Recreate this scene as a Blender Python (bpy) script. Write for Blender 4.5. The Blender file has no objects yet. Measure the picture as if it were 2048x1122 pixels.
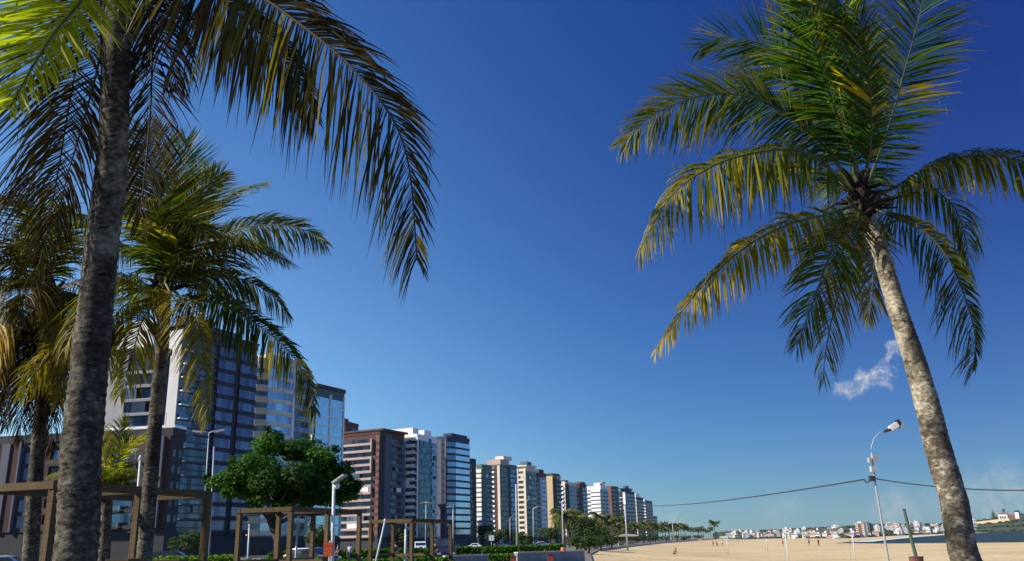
import bpy, math, random
from mathutils import Vector, Matrix, noise
R = math.radians
rnd = random.Random(7)
S = bpy.context.scene
COL = S.collection

# ------------------------------------------------------------------ camera
PW, PH, F = 2048.0, 1122.0, 1710.0
EYE = 1.45
PITCH = math.atan((1084.6 - 561) / F)
ROLL = -0.026
CAMROT = (Matrix.Rotation(math.pi / 2 + PITCH, 3, 'X') @ Matrix.Rotation(ROLL, 3, 'Z'))
EYEV = Vector((0, 0, EYE))
def ray(px, py):
    return CAMROT @ Vector(((px - PW / 2) / F, (PH / 2 - py) / F, -1.0))
def at(px, py, d):
    """the point seen at photo pixel (px, py) whose distance ahead is d"""
    r = ray(px, py)
    return EYEV + r * (d / r.y)
def hor(px):
    return 1084.6 - (px - 1024) * 0.026
def foot(px, d, z=0.0):
    """ground point under pixel column px (read near the horizon) at distance d"""
    p = at(px, hor(px), d)
    return Vector((p.x, p.y, z))
def gnd(px, py, z):
    r = ray(px, py)
    return EYEV + r * ((z - EYE) / r.z)
cam = bpy.data.cameras.new('camera'); camo = bpy.data.objects.new('camera', cam)
COL.objects.link(camo); S.camera = camo
camo.matrix_world = Matrix.Translation(EYEV) @ CAMROT.to_4x4()
cam.sensor_width = 36; cam.sensor_fit = 'HORIZONTAL'; cam.lens = 36 * F / PW
cam.clip_start = 0.1; cam.clip_end = 60000

# ------------------------------------------------------------------ mesh builder
class MB:
    def __init__(s): s.v = []; s.f = []; s.m = []; s.c = None
    def quadstrip(s, rings, close, m=0):
        pass
    def box(s, x0, x1, y0, y1, z0, z1, m=0):
        b = len(s.v)
        s.v += [(x0,y0,z0),(x1,y0,z0),(x1,y1,z0),(x0,y1,z0),(x0,y0,z1),(x1,y0,z1),(x1,y1,z1),(x0,y1,z1)]
        for q in ((0,3,2,1),(4,5,6,7),(0,1,5,4),(1,2,6,5),(2,3,7,6),(3,0,4,7)):
            s.f.append(tuple(b + i for i in q)); s.m.append(m)
    def beam(s, p, q, w, h, m=0, up=(0,0,1)):
        p = Vector(p); q = Vector(q); t = (q - p).normalized(); u = Vector(up)
        a = t.cross(u)
        if a.length < 1e-4: a = t.cross(Vector((1,0,0)))
        a.normalize(); b_ = a.cross(t).normalized(); i = len(s.v)
        for e in (p, q):
            for sx, sy in ((-1,-1),(1,-1),(1,1),(-1,1)):
                s.v.append(tuple(e + a * (sx*w/2) + b_ * (sy*h/2)))
        for q4 in ((0,1,2,3),(7,6,5,4),(0,4,5,1),(1,5,6,2),(2,6,7,3),(3,7,4,0)):
            s.f.append(tuple(i + k for k in q4)); s.m.append(m)
    def tube(s, pts, rads, n=8, m=0, caps=True):
        pts = [Vector(p) for p in pts]
        if not hasattr(rads, '__len__'): rads = [rads] * len(pts)
        t = (pts[1] - pts[0]).normalized()
        a = t.orthogonal().normalized(); base = len(s.v)
        for i, p in enumerate(pts):
            t = (pts[min(i+1, len(pts)-1)] - pts[max(i-1, 0)]).normalized()
            a = (a - t * a.dot(t)).normalized(); b = t.cross(a)
            for k in range(n):
                w = 2 * math.pi * k / n
                s.v.append(tuple(p + (a * math.cos(w) + b * math.sin(w)) * rads[i]))
        for i in range(len(pts) - 1):
            for k in range(n):
                k2 = (k + 1) % n
                s.f.append((base+i*n+k, base+i*n+k2, base+(i+1)*n+k2, base+(i+1)*n+k)); s.m.append(m)
        if caps:
            s.f.append(tuple(base + k for k in reversed(range(n)))); s.m.append(m)
            e = base + (len(pts)-1) * n
            s.f.append(tuple(e + k for k in range(n))); s.m.append(m)
    def prism(s, poly, z0, z1, m=0):
        b = len(s.v); n = len(poly)
        for z in (z0, z1):
            s.v += [(p[0], p[1], z) for p in poly]
        s.f.append(tuple(b + i for i in reversed(range(n)))); s.m.append(m)
        s.f.append(tuple(b + n + i for i in range(n))); s.m.append(m)
        for i in range(n):
            j = (i + 1) % n
            s.f.append((b+i, b+j, b+n+j, b+n+i)); s.m.append(m)
    def profile(s, poly, y0, y1, m=0):
        """outline in x,z extruded along y"""
        b = len(s.v); n = len(poly)
        for y in (y0, y1):
            s.v += [(p[0], y, p[1]) for p in poly]
        s.f.append(tuple(b + i for i in range(n))); s.m.append(m)
        s.f.append(tuple(b + n + i for i in reversed(range(n)))); s.m.append(m)
        for i in range(n):
            j = (i + 1) % n
            s.f.append((b+j, b+i, b+n+i, b+n+j)); s.m.append(m)
    def ribbon(s, path, a, b, z0, z1, m=0):
        """solid band along a plan path, from offset a to offset b outward (right of the path)"""
        P = [Vector((p[0], p[1])) for p in path]; n = len(P); N = []
        for i in range(n):
            ns = []
            for j in (i - 1, i):
                if 0 <= j < n - 1:
                    t = (P[j+1] - P[j]).normalized(); ns.append(Vector((t.y, -t.x)))
            if len(ns) == 2:
                mm = (ns[0] + ns[1]).normalized(); N.append(mm / max(.3, mm.dot(ns[0])))
            else: N.append(ns[0])
        k = len(s.v)
        for i in range(n):
            for off, z in ((a, z0), (b, z0), (b, z1), (a, z1)):
                q = P[i] + N[i] * off; s.v.append((q.x, q.y, z))
        for i in range(n - 1):
            for c in range(4):
                c2 = (c + 1) % 4
                s.f.append((k+4*i+c, k+4*(i+1)+c, k+4*(i+1)+c2, k+4*i+c2)); s.m.append(m)
        s.f.append((k+3, k+2, k+1, k)); s.m.append(m)
        e = k + 4 * (n - 1); s.f.append((e, e+1, e+2, e+3)); s.m.append(m)
    def lathe(s, prof, n=12, m=0, c=(0,0,0)):
        b = len(s.v)
        for r, z in prof:
            for k in range(n):
                w = 2 * math.pi * k / n
                s.v.append((c[0] + r*math.cos(w), c[1] + r*math.sin(w), c[2] + z))
        for i in range(len(prof) - 1):
            for k in range(n):
                k2 = (k + 1) % n
                s.f.append((b+i*n+k, b+i*n+k2, b+(i+1)*n+k2, b+(i+1)*n+k)); s.m.append(m)
    def build(s, name, mats, parent=None, smooth=False, loc=None, rz=None):
        me = bpy.data.meshes.new(name)
        me.from_pydata(s.v, [], s.f)
        if not isinstance(mats, (list, tuple)): mats = [mats]
        for m in mats: me.materials.append(m)
        if len(mats) > 1: me.polygons.foreach_set('material_index', s.m)
        if smooth: me.polygons.foreach_set('use_smooth', [True] * len(me.polygons))
        if s.c is not None:
            at_ = me.color_attributes.new('leaf', 'FLOAT_COLOR', 'POINT')
            at_.data.foreach_set('color', [x for c in s.c for x in c])
        me.update()
        o = bpy.data.objects.new(name, me); COL.objects.link(o)
        if parent: o.parent = parent
        if loc is not None: o.location = loc
        if rz is not None: o.rotation_euler.z = rz
        return o
def tag(o, label=None, cat=None, group=None, kind=None):
    if label: o['label'] = label
    if cat: o['category'] = cat
    if group: o['group'] = group
    if kind: o['kind'] = kind
    return o
def empty(name, loc, label, cat, group=None, rz=0):
    o = bpy.data.objects.new(name, None); COL.objects.link(o)
    o.location = loc; o.rotation_euler.z = rz; o.empty_display_size = .3
    return tag(o, label, cat, group)
def kids(o): return [c for c in bpy.data.objects if c.parent == o]
def copy_tree(o, parent=None):
    c = o.copy(); COL.objects.link(c); c.parent = parent
    for ch in kids(o): copy_tree(ch, c)
    return c

# ------------------------------------------------------------------ materials
def newmat(name):
    m = bpy.data.materials.new(name); m.use_nodes = True
    nt = m.node_tree; b = nt.nodes['Principled BSDF']
    return m, nt, b
def N(nt, t, **kw):
    n = nt.nodes.new(t)
    for k, v in kw.items(): setattr(n, k, v)
    return n
def wallmat(name, col, rough=.75, var=.16, scale=.35, streak=True, bump=0.0, bscale=8):
    m, nt, b = newmat(name); L = nt.links
    tc = N(nt, 'ShaderNodeTexCoord')
    mp = N(nt, 'ShaderNodeMapping'); mp.inputs['Scale'].default_value = (1, 1, .22 if streak else 1)
    L.new(tc.outputs['Object'], mp.inputs['Vector'])
    no = N(nt, 'ShaderNodeTexNoise'); no.inputs['Scale'].default_value = scale; no.inputs['Detail'].default_value = 6
    L.new(mp.outputs[0], no.inputs['Vector'])
    mr = N(nt, 'ShaderNodeMapRange'); mr.inputs['From Min'].default_value = .3; mr.inputs['From Max'].default_value = .7
    mr.inputs['To Min'].default_value = 1 - var; mr.inputs['To Max'].default_value = 1 + var * .6
    L.new(no.outputs['Fac'], mr.inputs['Value'])
    mx = N(nt, 'ShaderNodeVectorMath', operation='SCALE'); mx.inputs[0].default_value = col
    L.new(mr.outputs[0], mx.inputs['Scale']); L.new(mx.outputs[0], b.inputs['Base Color'])
    b.inputs['Roughness'].default_value = rough; b.inputs['Specular IOR Level'].default_value = .3
    if bump:
        n2 = N(nt, 'ShaderNodeTexNoise'); n2.inputs['Scale'].default_value = bscale; n2.inputs['Detail'].default_value = 8
        L.new(tc.outputs['Object'], n2.inputs['Vector'])
        bp = N(nt, 'ShaderNodeBump'); bp.inputs['Strength'].default_value = bump
        L.new(n2.outputs['Fac'], bp.inputs['Height']); L.new(bp.outputs[0], b.inputs['Normal'])
    return m
def glassmat(name, c1, c2, frame=(.2,.2,.2), metal=.75, rough=.1, bw=1.3, bh=3.0, mort=.05):
    """panes of reflecting glass between mullions"""
    m, nt, b = newmat(name); L = nt.links
    tc = N(nt, 'ShaderNodeTexCoord'); sp = N(nt, 'ShaderNodeSeparateXYZ'); L.new(tc.outputs['Object'], sp.inputs[0])
    ad = N(nt, 'ShaderNodeMath', operation='ADD'); L.new(sp.outputs[0], ad.inputs[0]); L.new(sp.outputs[1], ad.inputs[1])
    oi = N(nt, 'ShaderNodeObjectInfo')
    mu = N(nt, 'ShaderNodeMath', operation='MULTIPLY'); mu.inputs[1].default_value = 97; L.new(oi.outputs['Random'], mu.inputs[0])
    fl = N(nt, 'ShaderNodeMath', operation='FLOOR'); L.new(mu.outputs[0], fl.inputs[0])
    m2 = N(nt, 'ShaderNodeMath', operation='MULTIPLY_ADD'); m2.inputs[1].default_value = bw; L.new(fl.outputs[0], m2.inputs[0]); L.new(ad.outputs[0], m2.inputs[2])
    cb = N(nt, 'ShaderNodeCombineXYZ'); L.new(m2.outputs[0], cb.inputs[0]); L.new(sp.outputs[2], cb.inputs[1])
    br = N(nt, 'ShaderNodeTexBrick'); br.offset = 0; br.inputs['Scale'].default_value = 1
    br.inputs['Brick Width'].default_value = bw; br.inputs['Row Height'].default_value = bh
    br.inputs['Mortar Size'].default_value = mort; br.inputs['Bias'].default_value = 0
    br.inputs['Color1'].default_value = (*c1, 1); br.inputs['Color2'].default_value = (*c2, 1); br.inputs['Mortar'].default_value = (*frame, 1)
    L.new(cb.outputs[0], br.inputs['Vector']); L.new(br.outputs['Color'], b.inputs['Base Color'])
    iv = N(nt, 'ShaderNodeMath', operation='MULTIPLY_ADD'); iv.inputs[1].default_value = -metal; iv.inputs[2].default_value = metal
    L.new(br.outputs['Fac'], iv.inputs[0]); L.new(iv.outputs[0], b.inputs['Metallic'])
    no = N(nt, 'ShaderNodeTexNoise'); no.inputs['Scale'].default_value = .6; L.new(tc.outputs['Object'], no.inputs['Vector'])
    bp = N(nt, 'ShaderNodeBump'); bp.inputs['Strength'].default_value = .06; bp.inputs['Distance'].default_value = .3
    L.new(no.outputs['Fac'], bp.inputs['Height']); L.new(bp.outputs[0], b.inputs['Normal'])
    b.inputs['Roughness'].default_value = rough
    return m
def leafmat(name, dark, light, yellow, brown, trans=.4, rough=.38, spec=.5):
    m, nt, b = newmat(name); L = nt.links
    a = N(nt, 'ShaderNodeAttribute'); a.attribute_name = 'leaf'
    sp = N(nt, 'ShaderNodeSeparateColor'); L.new(a.outputs['Color'], sp.inputs[0])
    def mix(f, A, B):
        n = N(nt, 'ShaderNodeMix', data_type='RGBA'); L.new(f, n.inputs['Factor'])
        for s_, v in (('A', A), ('B', B)):
            i = [x for x in n.inputs if x.name == s_ and x.type == 'RGBA'][0]
            if isinstance(v, tuple): i.default_value = (*v, 1)
            else: L.new(v, i)
        return [x for x in n.outputs if x.type == 'RGBA'][0]
    c = mix(sp.outputs[1], dark, light); c = mix(sp.outputs[0], c, yellow); c = mix(sp.outputs[2], c, brown)
    L.new(c, b.inputs['Base Color']); b.inputs['Roughness'].default_value = rough; b.inputs['Specular IOR Level'].default_value = spec
    tr = N(nt, 'ShaderNodeBsdfTranslucent')
    g = N(nt, 'ShaderNodeVectorMath', operation='MULTIPLY'); g.inputs[1].default_value = (1.1, 1.6, .4); L.new(c, g.inputs[0]); L.new(g.outputs[0], tr.inputs['Color'])
    ms = N(nt, 'ShaderNodeMixShader'); ms.inputs[0].default_value = trans
    L.new(b.outputs[0], ms.inputs[1]); L.new(tr.outputs[0], ms.inputs[2]); L.new(ms.outputs[0], nt.nodes['Material Output'].inputs['Surface'])
    return m
def trunkmat(name, a_, b_, c_, ring=10.0, patch=2.2, band=None):
    m, nt, b = newmat(name); L = nt.links
    tc = N(nt, 'ShaderNodeTexCoord')
    def noi(scale, det=6, zs=1.0):
        mp = N(nt, 'ShaderNodeMapping'); mp.inputs['Scale'].default_value = (1, 1, zs); L.new(tc.outputs['Object'], mp.inputs['Vector'])
        n = N(nt, 'ShaderNodeTexNoise'); n.inputs['Scale'].default_value = scale; n.inputs['Detail'].default_value = det; n.inputs['Roughness'].default_value = .65
        L.new(mp.outputs[0], n.inputs['Vector']); return n
    n1 = noi(patch, 5); n2 = noi(16, 6, 1.6); n3 = noi(5.5, 4, 3.5)
    r = N(nt, 'ShaderNodeValToRGB'); e = r.color_ramp.elements
    e[0].position = .36; e[0].color = (*a_, 1); e[1].position = .62; e[1].color = (*c_, 1)
    k = e.new(.48); k.color = (*b_, 1)
    ad = N(nt, 'ShaderNodeMath', operation='MULTIPLY_ADD'); ad.inputs[1].default_value = .45; L.new(n2.outputs['Fac'], ad.inputs[0])
    m5 = N(nt, 'ShaderNodeMath', operation='MULTIPLY'); m5.inputs[1].default_value = .55; L.new(n1.outputs['Fac'], m5.inputs[0]); L.new(m5.outputs[0], ad.inputs[2])
    L.new(ad.outputs[0], r.inputs['Fac'])
    # dark pits
    vr = N(nt, 'ShaderNodeMapRange'); vr.inputs['From Min'].default_value = .60; vr.inputs['From Max'].default_value = .70; L.new(n3.outputs['Fac'], vr.inputs['Value'])
    mx = N(nt, 'ShaderNodeMix', data_type='RGBA'); L.new(vr.outputs[0], mx.inputs['Factor'])
    ia = [x for x in mx.inputs if x.type == 'RGBA']; L.new(r.outputs[0], ia[0]); ia[1].default_value = (a_[0]*.35, a_[1]*.35, a_[2]*.35, 1)
    last = [x for x in mx.outputs if x.type == 'RGBA'][0]
    if band:   # stripped, rotten dark bark, also darkened to stand in for shade low down
        sp = N(nt, 'ShaderNodeSeparateXYZ'); L.new(tc.outputs['Object'], sp.inputs[0])
        def ramp(x0, x1):
            q = N(nt, 'ShaderNodeMapRange', interpolation_type='SMOOTHSTEP'); q.inputs['From Min'].default_value = x0; q.inputs['From Max'].default_value = x1; L.new(sp.outputs[2], q.inputs['Value']); return q.outputs[0]
        u = N(nt, 'ShaderNodeMath', operation='MULTIPLY'); L.new(ramp(band[0], band[1]), u.inputs[0]); L.new(ramp(band[3], band[2]), u.inputs[1])
        n4 = noi(7.5, 8, 1.6); v = N(nt, 'ShaderNodeMath', operation='ADD'); L.new(u.outputs[0], v.inputs[0]); L.new(n4.outputs['Fac'], v.inputs[1])
        k2 = N(nt, 'ShaderNodeMapRange'); k2.inputs['From Min'].default_value = 1.42; k2.inputs['From Max'].default_value = 1.52; k2.inputs['To Max'].default_value = .8; L.new(v.outputs[0], k2.inputs['Value'])
        m3 = N(nt, 'ShaderNodeMix', data_type='RGBA'); L.new(k2.outputs[0], m3.inputs['Factor']); i3 = [x for x in m3.inputs if x.type == 'RGBA']
        L.new(last, i3[0]); n6 = N(nt, 'ShaderNodeMix', data_type='RGBA'); L.new(n2.outputs['Fac'], n6.inputs['Factor']); i6 = [x for x in n6.inputs if x.type == 'RGBA']; i6[0].default_value = (.012,.009,.007,1); i6[1].default_value = (.13,.10,.07,1)
        L.new([x for x in n6.outputs if x.type == 'RGBA'][0], i3[1]); last = [x for x in m3.outputs if x.type == 'RGBA'][0]
    L.new(last, b.inputs['Base Color'])
    b.inputs['Roughness'].default_value = .9; b.inputs['Specular IOR Level'].default_value = .15
    su = N(nt, 'ShaderNodeMath', operation='SUBTRACT'); L.new(n2.outputs['Fac'], su.inputs[0]); L.new(vr.outputs[0], su.inputs[1])
    bp = N(nt, 'ShaderNodeBump'); bp.inputs['Strength'].default_value = .9; bp.inputs['Distance'].default_value = .02
    L.new(su.outputs[0], bp.inputs['Height']); L.new(bp.outputs[0], b.inputs['Normal'])
    return m
def plain(name, col, rough=.5, metal=0.0):
    m, nt, b = newmat(name)
    b.inputs['Roughness'].default_value = rough; b.inputs['Metallic'].default_value = metal
    tc = N(nt, 'ShaderNodeTexCoord'); no = N(nt, 'ShaderNodeTexNoise'); no.inputs['Scale'].default_value = 9; no.inputs['Detail'].default_value = 5
    nt.links.new(tc.outputs['Object'], no.inputs['Vector'])
    mr = N(nt, 'ShaderNodeMapRange'); mr.inputs['To Min'].default_value = .78; mr.inputs['To Max'].default_value = 1.15
    nt.links.new(no.outputs['Fac'], mr.inputs['Value'])
    sc = N(nt, 'ShaderNodeVectorMath', operation='SCALE'); sc.inputs[0].default_value = col
    nt.links.new(mr.outputs[0], sc.inputs['Scale']); nt.links.new(sc.outputs[0], b.inputs['Base Color'])
    return m
M = {}
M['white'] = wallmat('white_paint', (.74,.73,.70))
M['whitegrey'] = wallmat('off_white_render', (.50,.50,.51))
M['cream'] = wallmat('cream_paint', (.62,.55,.42))
M['beige'] = wallmat('beige_tile', (.50,.42,.28))
M['tan'] = wallmat('tan_tile', (.48,.36,.21))
M['maroon'] = wallmat('maroon_tile', (.075,.030,.026))
M['maroondark'] = wallmat('dark_maroon_tile', (.045,.014,.013))
M['brick'] = wallmat('red_brick_tile', (.165,.075,.055))
M['brown'] = wallmat('brown_tile', (.055,.038,.030))
M['dark'] = wallmat('dark_stone', (.030,.030,.036))
M['slate'] = wallmat('slate_tile', (.085,.09,.115))
M['navy'] = wallmat('navy_tile', (.03,.04,.085))
M['grey'] = wallmat('grey_concrete', (.30,.30,.30))
M['greengrey'] = wallmat('green_grey_tile', (.11,.145,.12))
M['pink'] = wallmat('pinkish_render', (.42,.31,.27))
M['teal'] = wallmat('teal_panel', (.07,.12,.13))
M['roof'] = wallmat('roof_membrane', (.24,.24,.24), streak=False)
M['g_blue'] = glassmat('blue_glass', (.06,.09,.135), (.20,.28,.37), (.20,.22,.24), metal=.7)
M['g_cyan'] = glassmat('cyan_glass', (.34,.56,.60), (.50,.70,.74), (.55,.62,.64), metal=.72)
M['g_dark'] = glassmat('dark_glass', (.024,.033,.048), (.12,.14,.155), (.05,.05,.06), metal=.6)
M['g_teal'] = glassmat('teal_glass', (.04,.075,.085), (.13,.20,.22), (.2,.24,.24), metal=.65)
M['g_light'] = glassmat('light_blue_glass', (.46,.60,.68), (.56,.68,.74), (.30,.4,.5), metal=.8, bw=4)
M['g_indigo'] = glassmat('indigo_glass', (.06,.065,.11), (.14,.15,.21), (.03,.03,.05), metal=.65)
M['leaf'] = leafmat('palm_leaf', (.005,.020,.003), (.036,.112,.009), (.44,.31,.012), (.24,.085,.014), trans=.42, rough=.5, spec=.14)
M['leafdark'] = leafmat('shade_dark_palm_leaf', (.006,.007,.003), (.022,.026,.007), (.48,.30,.010), (.06,.026,.010), trans=.3, rough=.5, spec=.14)  # brownish leaf colour, darkened to stand in for shaded frond undersides
M['leafmid'] = leafmat('shaded_palm_leaf', (.005,.012,.003), (.026,.064,.008), (.44,.31,.012), (.16,.06,.012), trans=.34, rough=.5, spec=.14)  # in-between leaf colour with some of the shade mixed into it
M['leafglow'] = leafmat('yellowing_palm_leaf', (.02,.05,.004), (.06,.13,.008), (.50,.42,.015), (.20,.08,.014), trans=.62, rough=.5, spec=.12)
M['g_sky'] = glassmat('pale_sky_glass', (.16,.24,.30), (.34,.45,.52), (.4,.42,.42), metal=.7)
M['leafdry'] = leafmat('dry_palm_leaf', (.016,.012,.008), (.034,.026,.016), (.16,.10,.02), (.035,.020,.011), trans=.25, rough=.8, spec=.06)
M['rib'] = wallmat('palm_rib', (.06,.065,.016), .5, .3, 3, False)
M['ribdry'] = wallmat('dry_palm_rib', (.06,.038,.022), .8, .3, 3, False)
M['fibre'] = wallmat('palm_fibre', (.022,.013,.009), .95, .6, 9, False, .6, 30)
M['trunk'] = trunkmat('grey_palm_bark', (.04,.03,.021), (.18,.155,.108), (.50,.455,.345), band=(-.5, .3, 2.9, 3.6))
M['trunkdark'] = trunkmat('shade_darkened_palm_bark', (.012,.009,.007), (.046,.039,.029), (.19,.172,.125))  # bark colour darkened to stand in for shade from the crowns
M['treeleaf'] = leafmat('almond_leaf', (.010,.036,.004), (.056,.145,.010), (.16,.22,.03), (.05,.03,.015), trans=.35, rough=.6, spec=.15)
M['farleaf'] = leafmat('far_leaf', (.022,.042,.010), (.060,.090,.022), (.20,.17,.04), (.06,.04,.02), trans=.25, rough=.7, spec=.15)
M['bark'] = wallmat('tree_bark', (.06,.045,.033), .9, .4, 5, False, .5, 20)
def woodmat(name, col):
    m, nt, b = newmat(name); L = nt.links; tc = N(nt, 'ShaderNodeTexCoord'); oi = N(nt, 'ShaderNodeObjectInfo')
    fac = []
    for sc in ((3, 3, 26), (26, 26, 2.2)):
        mp = N(nt, 'ShaderNodeMapping'); mp.inputs['Scale'].default_value = sc; L.new(tc.outputs['Object'], mp.inputs['Vector'])
        n = N(nt, 'ShaderNodeTexNoise'); n.inputs['Scale'].default_value = 1; n.inputs['Detail'].default_value = 7; n.inputs['Roughness'].default_value = .7
        L.new(mp.outputs[0], n.inputs['Vector']); fac.append(n.outputs['Fac'])
    a = N(nt, 'ShaderNodeMath', operation='ADD'); L.new(fac[0], a.inputs[0]); L.new(fac[1], a.inputs[1])
    a2 = N(nt, 'ShaderNodeMath', operation='MULTIPLY_ADD'); a2.inputs[1].default_value = .35; L.new(oi.outputs['Random'], a2.inputs[0]); L.new(a.outputs[0], a2.inputs[2])
    r = N(nt, 'ShaderNodeValToRGB'); e = r.color_ramp.elements; e[0].position = .75; e[1].position = 1.0
    mr = N(nt, 'ShaderNodeMapRange'); mr.inputs['From Min'].default_value = .7; mr.inputs['From Max'].default_value = 1.65; L.new(a2.outputs[0], mr.inputs['Value'])
    e[0].position = .15; e[0].color = (col[0]*.42, col[1]*.42, col[2]*.45, 1); e[1].position = .85; e[1].color = (col[0]*1.5, col[1]*1.5, col[2]*1.55, 1)
    L.new(mr.outputs[0], r.inputs['Fac']); L.new(r.outputs[0], b.inputs['Base Color']); b.inputs['Roughness'].default_value = .8; b.inputs['Specular IOR Level'].default_value = .2
    bp = N(nt, 'ShaderNodeBump'); bp.inputs['Strength'].default_value = .5; bp.inputs['Distance'].default_value = .01; L.new(a.outputs[0], bp.inputs['Height']); L.new(bp.outputs[0], b.inputs['Normal'])
    return m
M['wood'] = woodmat('pergola_wood', (.088,.060,.026))
M['metal'] = plain('galvanised_metal', (.32,.335,.335), .45)
M['polewhite'] = plain('white_pole_paint', (.46,.50,.49), .5)
M['poleg'] = plain('dark_green_post_paint', (.055,.085,.06), .6)
M['black'] = plain('black_rubber', (.015,.015,.016), .6)
M['wire'] = plain('cable', (.03,.03,.035), .6)
M['orange'] = plain('orange_plastic', (.60,.10,.03), .45)
M['red'] = plain('red_paint', (.30,.05,.03), .5)
M['terracotta'] = wallmat('terracotta', (.13,.050,.038), .8, .25, 4, False)
M['concrete'] = wallmat('promenade_wall', (.24,.235,.235), .85, .25, 2, False, .2, 12)
M['pale'] = wallmat('pale_stone', (.50,.45,.37), .85, .2, 1.5, False)
M['lampglass'] = plain('lamp_glass', (.80,.76,.70), .25)
M['skin'] = plain('skin', (.34,.17,.10), .55)
M['hair'] = plain('hair', (.02,.014,.01), .7)
# ------------------------------------------------------------------ light and sky
SUN = Vector((-1.0, -0.21, 0)).normalized() * math.cos(R(35)) + Vector((0, 0, math.sin(R(35))))
sl = bpy.data.lights.new('sun', 'SUN'); sl.energy = 5.0; sl.angle = R(.5); sl.color = (1, .93, .82)
so = bpy.data.objects.new('sun', sl); COL.objects.link(so)
so.rotation_euler = SUN.to_track_quat('Z', 'Y').to_euler()
w = bpy.data.worlds.new('World'); S.world = w; w.use_nodes = True
nt = w.node_tree; L = nt.links; bg = nt.nodes['Background']
sky = N(nt, 'ShaderNodeTexSky', sky_type='NISHITA'); sky.sun_disc = False
sky.sun_elevation = R(35); sky.sun_rotation = -math.atan2(SUN.x, SUN.y)
sky.air_density = 1.0; sky.dust_density = 0.15; sky.ozone_density = 3.5; sky.altitude = 0
tc = N(nt, 'ShaderNodeTexCoord')
# very clear, polarised-looking sea air: a deeper blue than the plain model gives
sx = N(nt, 'ShaderNodeSeparateXYZ'); L.new(tc.outputs['Generated'], sx.inputs[0])
gr = N(nt, 'ShaderNodeValToRGB'); ge = gr.color_ramp.elements
ge[0].position = 0.0; ge[0].color = (.64,1.0,1.38,1); ge[1].position = .55; ge[1].color = (.36,.85,1.68,1)
gk = ge.new(.12); gk.color = (.53,.92,1.40,1)
L.new(sx.outputs[2], gr.inputs['Fac'])
hs = N(nt, 'ShaderNodeVectorMath', operation='MULTIPLY')
pd = N(nt, 'ShaderNodeVectorMath', operation='DISTANCE'); pd.inputs[1].default_value = ray(2120, -60).normalized(); L.new(tc.outputs['Generated'], pd.inputs[0])
pm = N(nt, 'ShaderNodeMapRange', interpolation_type='SMOOTHSTEP'); pm.inputs['From Max'].default_value = .85; pm.inputs['To Min'].default_value = 0; pm.inputs['To Max'].default_value = 1
L.new(pd.outputs['Value'], pm.inputs['Value'])
pq = N(nt, 'ShaderNodeMix', data_type='RGBA'); L.new(pm.outputs[0], pq.inputs['Factor']); iq = [x for x in pq.inputs if x.type == 'RGBA']; iq[0].default_value = (.36,.30,.46,1); iq[1].default_value = (1,1,1,1)
ps = N(nt, 'ShaderNodeVectorMath', operation='MULTIPLY'); L.new(gr.outputs[0], ps.inputs[0]); L.new([x for x in pq.outputs if x.type == 'RGBA'][0], ps.inputs[1])
ld = N(nt, 'ShaderNodeVectorMath', operation='DISTANCE'); ld.inputs[1].default_value = ray(-500, 500).normalized(); L.new(tc.outputs['Generated'], ld.inputs[0])
lm = N(nt, 'ShaderNodeMapRange', interpolation_type='SMOOTHSTEP'); lm.inputs['From Min'].default_value = .1; lm.inputs['From Max'].default_value = .95; lm.inputs['To Min'].default_value = 0; lm.inputs['To Max'].default_value = 1
L.new(ld.outputs['Value'], lm.inputs['Value'])
lq = N(nt, 'ShaderNodeMix', data_type='RGBA'); L.new(lm.outputs[0], lq.inputs['Factor']); il = [x for x in lq.inputs if x.type == 'RGBA']; il[0].default_value = (2.9,2.0,1.35,1); il[1].default_value = (.92,.96,.97,1)
p2 = N(nt, 'ShaderNodeVectorMath', operation='MULTIPLY'); L.new(ps.outputs[0], p2.inputs[0]); L.new([x for x in lq.outputs if x.type == 'RGBA'][0], p2.inputs[1])
L.new(sky.outputs[0], hs.inputs[0]); L.new(p2.outputs[0], hs.inputs[1])
# small clouds far out in the sky, with torn edges
wn = N(nt, 'ShaderNodeTexNoise'); wn.inputs['Scale'].default_value = 38; wn.inputs['Detail'].default_value = 8; wn.inputs['Roughness'].default_value = .7
L.new(tc.outputs['Generated'], wn.inputs['Vector'])
w1 = N(nt, 'ShaderNodeVectorMath', operation='SUBTRACT'); L.new(wn.outputs['Color'], w1.inputs[0]); w1.inputs[1].default_value = (.5,.5,.5)
w2 = N(nt, 'ShaderNodeVectorMath', operation='SCALE'); L.new(w1.outputs[0], w2.inputs[0]); w2.inputs['Scale'].default_value = .055
warp = N(nt, 'ShaderNodeVectorMath', operation='ADD'); L.new(tc.outputs['Generated'], warp.inputs[0]); L.new(w2.outputs[0], warp.inputs[1])
def cloudmask(px, py, rad, stretch=None):
    c = ray(px, py).normalized()
    v = N(nt, 'ShaderNodeVectorMath', operation='DISTANCE'); v.inputs[1].default_value = c
    L.new(warp.outputs[0], v.inputs[0])
    mr = N(nt, 'ShaderNodeMapRange', interpolation_type='SMOOTHSTEP')
    mr.inputs['From Min'].default_value = 0; mr.inputs['From Max'].default_value = rad
    mr.inputs['To Min'].default_value = 1; mr.inputs['To Max'].default_value = 0
    L.new(v.outputs['Value'], mr.inputs['Value']); return mr.outputs[0]
def mmath(op, a, b_):
    n = N(nt, 'ShaderNodeMath', operation=op)
    for i, x in enumerate((a, b_)):
        if isinstance(x, (int, float)): n.inputs[i].default_value = x
        else: L.new(x, n.inputs[i])
    return n.outputs[0]
cn = N(nt, 'ShaderNodeTexNoise'); cn.inputs['Scale'].default_value = 75; cn.inputs['Detail'].default_value = 7; cn.inputs['Roughness'].default_value = .62
cn.inputs['Distortion'].default_value = .6
L.new(tc.outputs['Generated'], cn.inputs['Vector'])
tot = None
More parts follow.
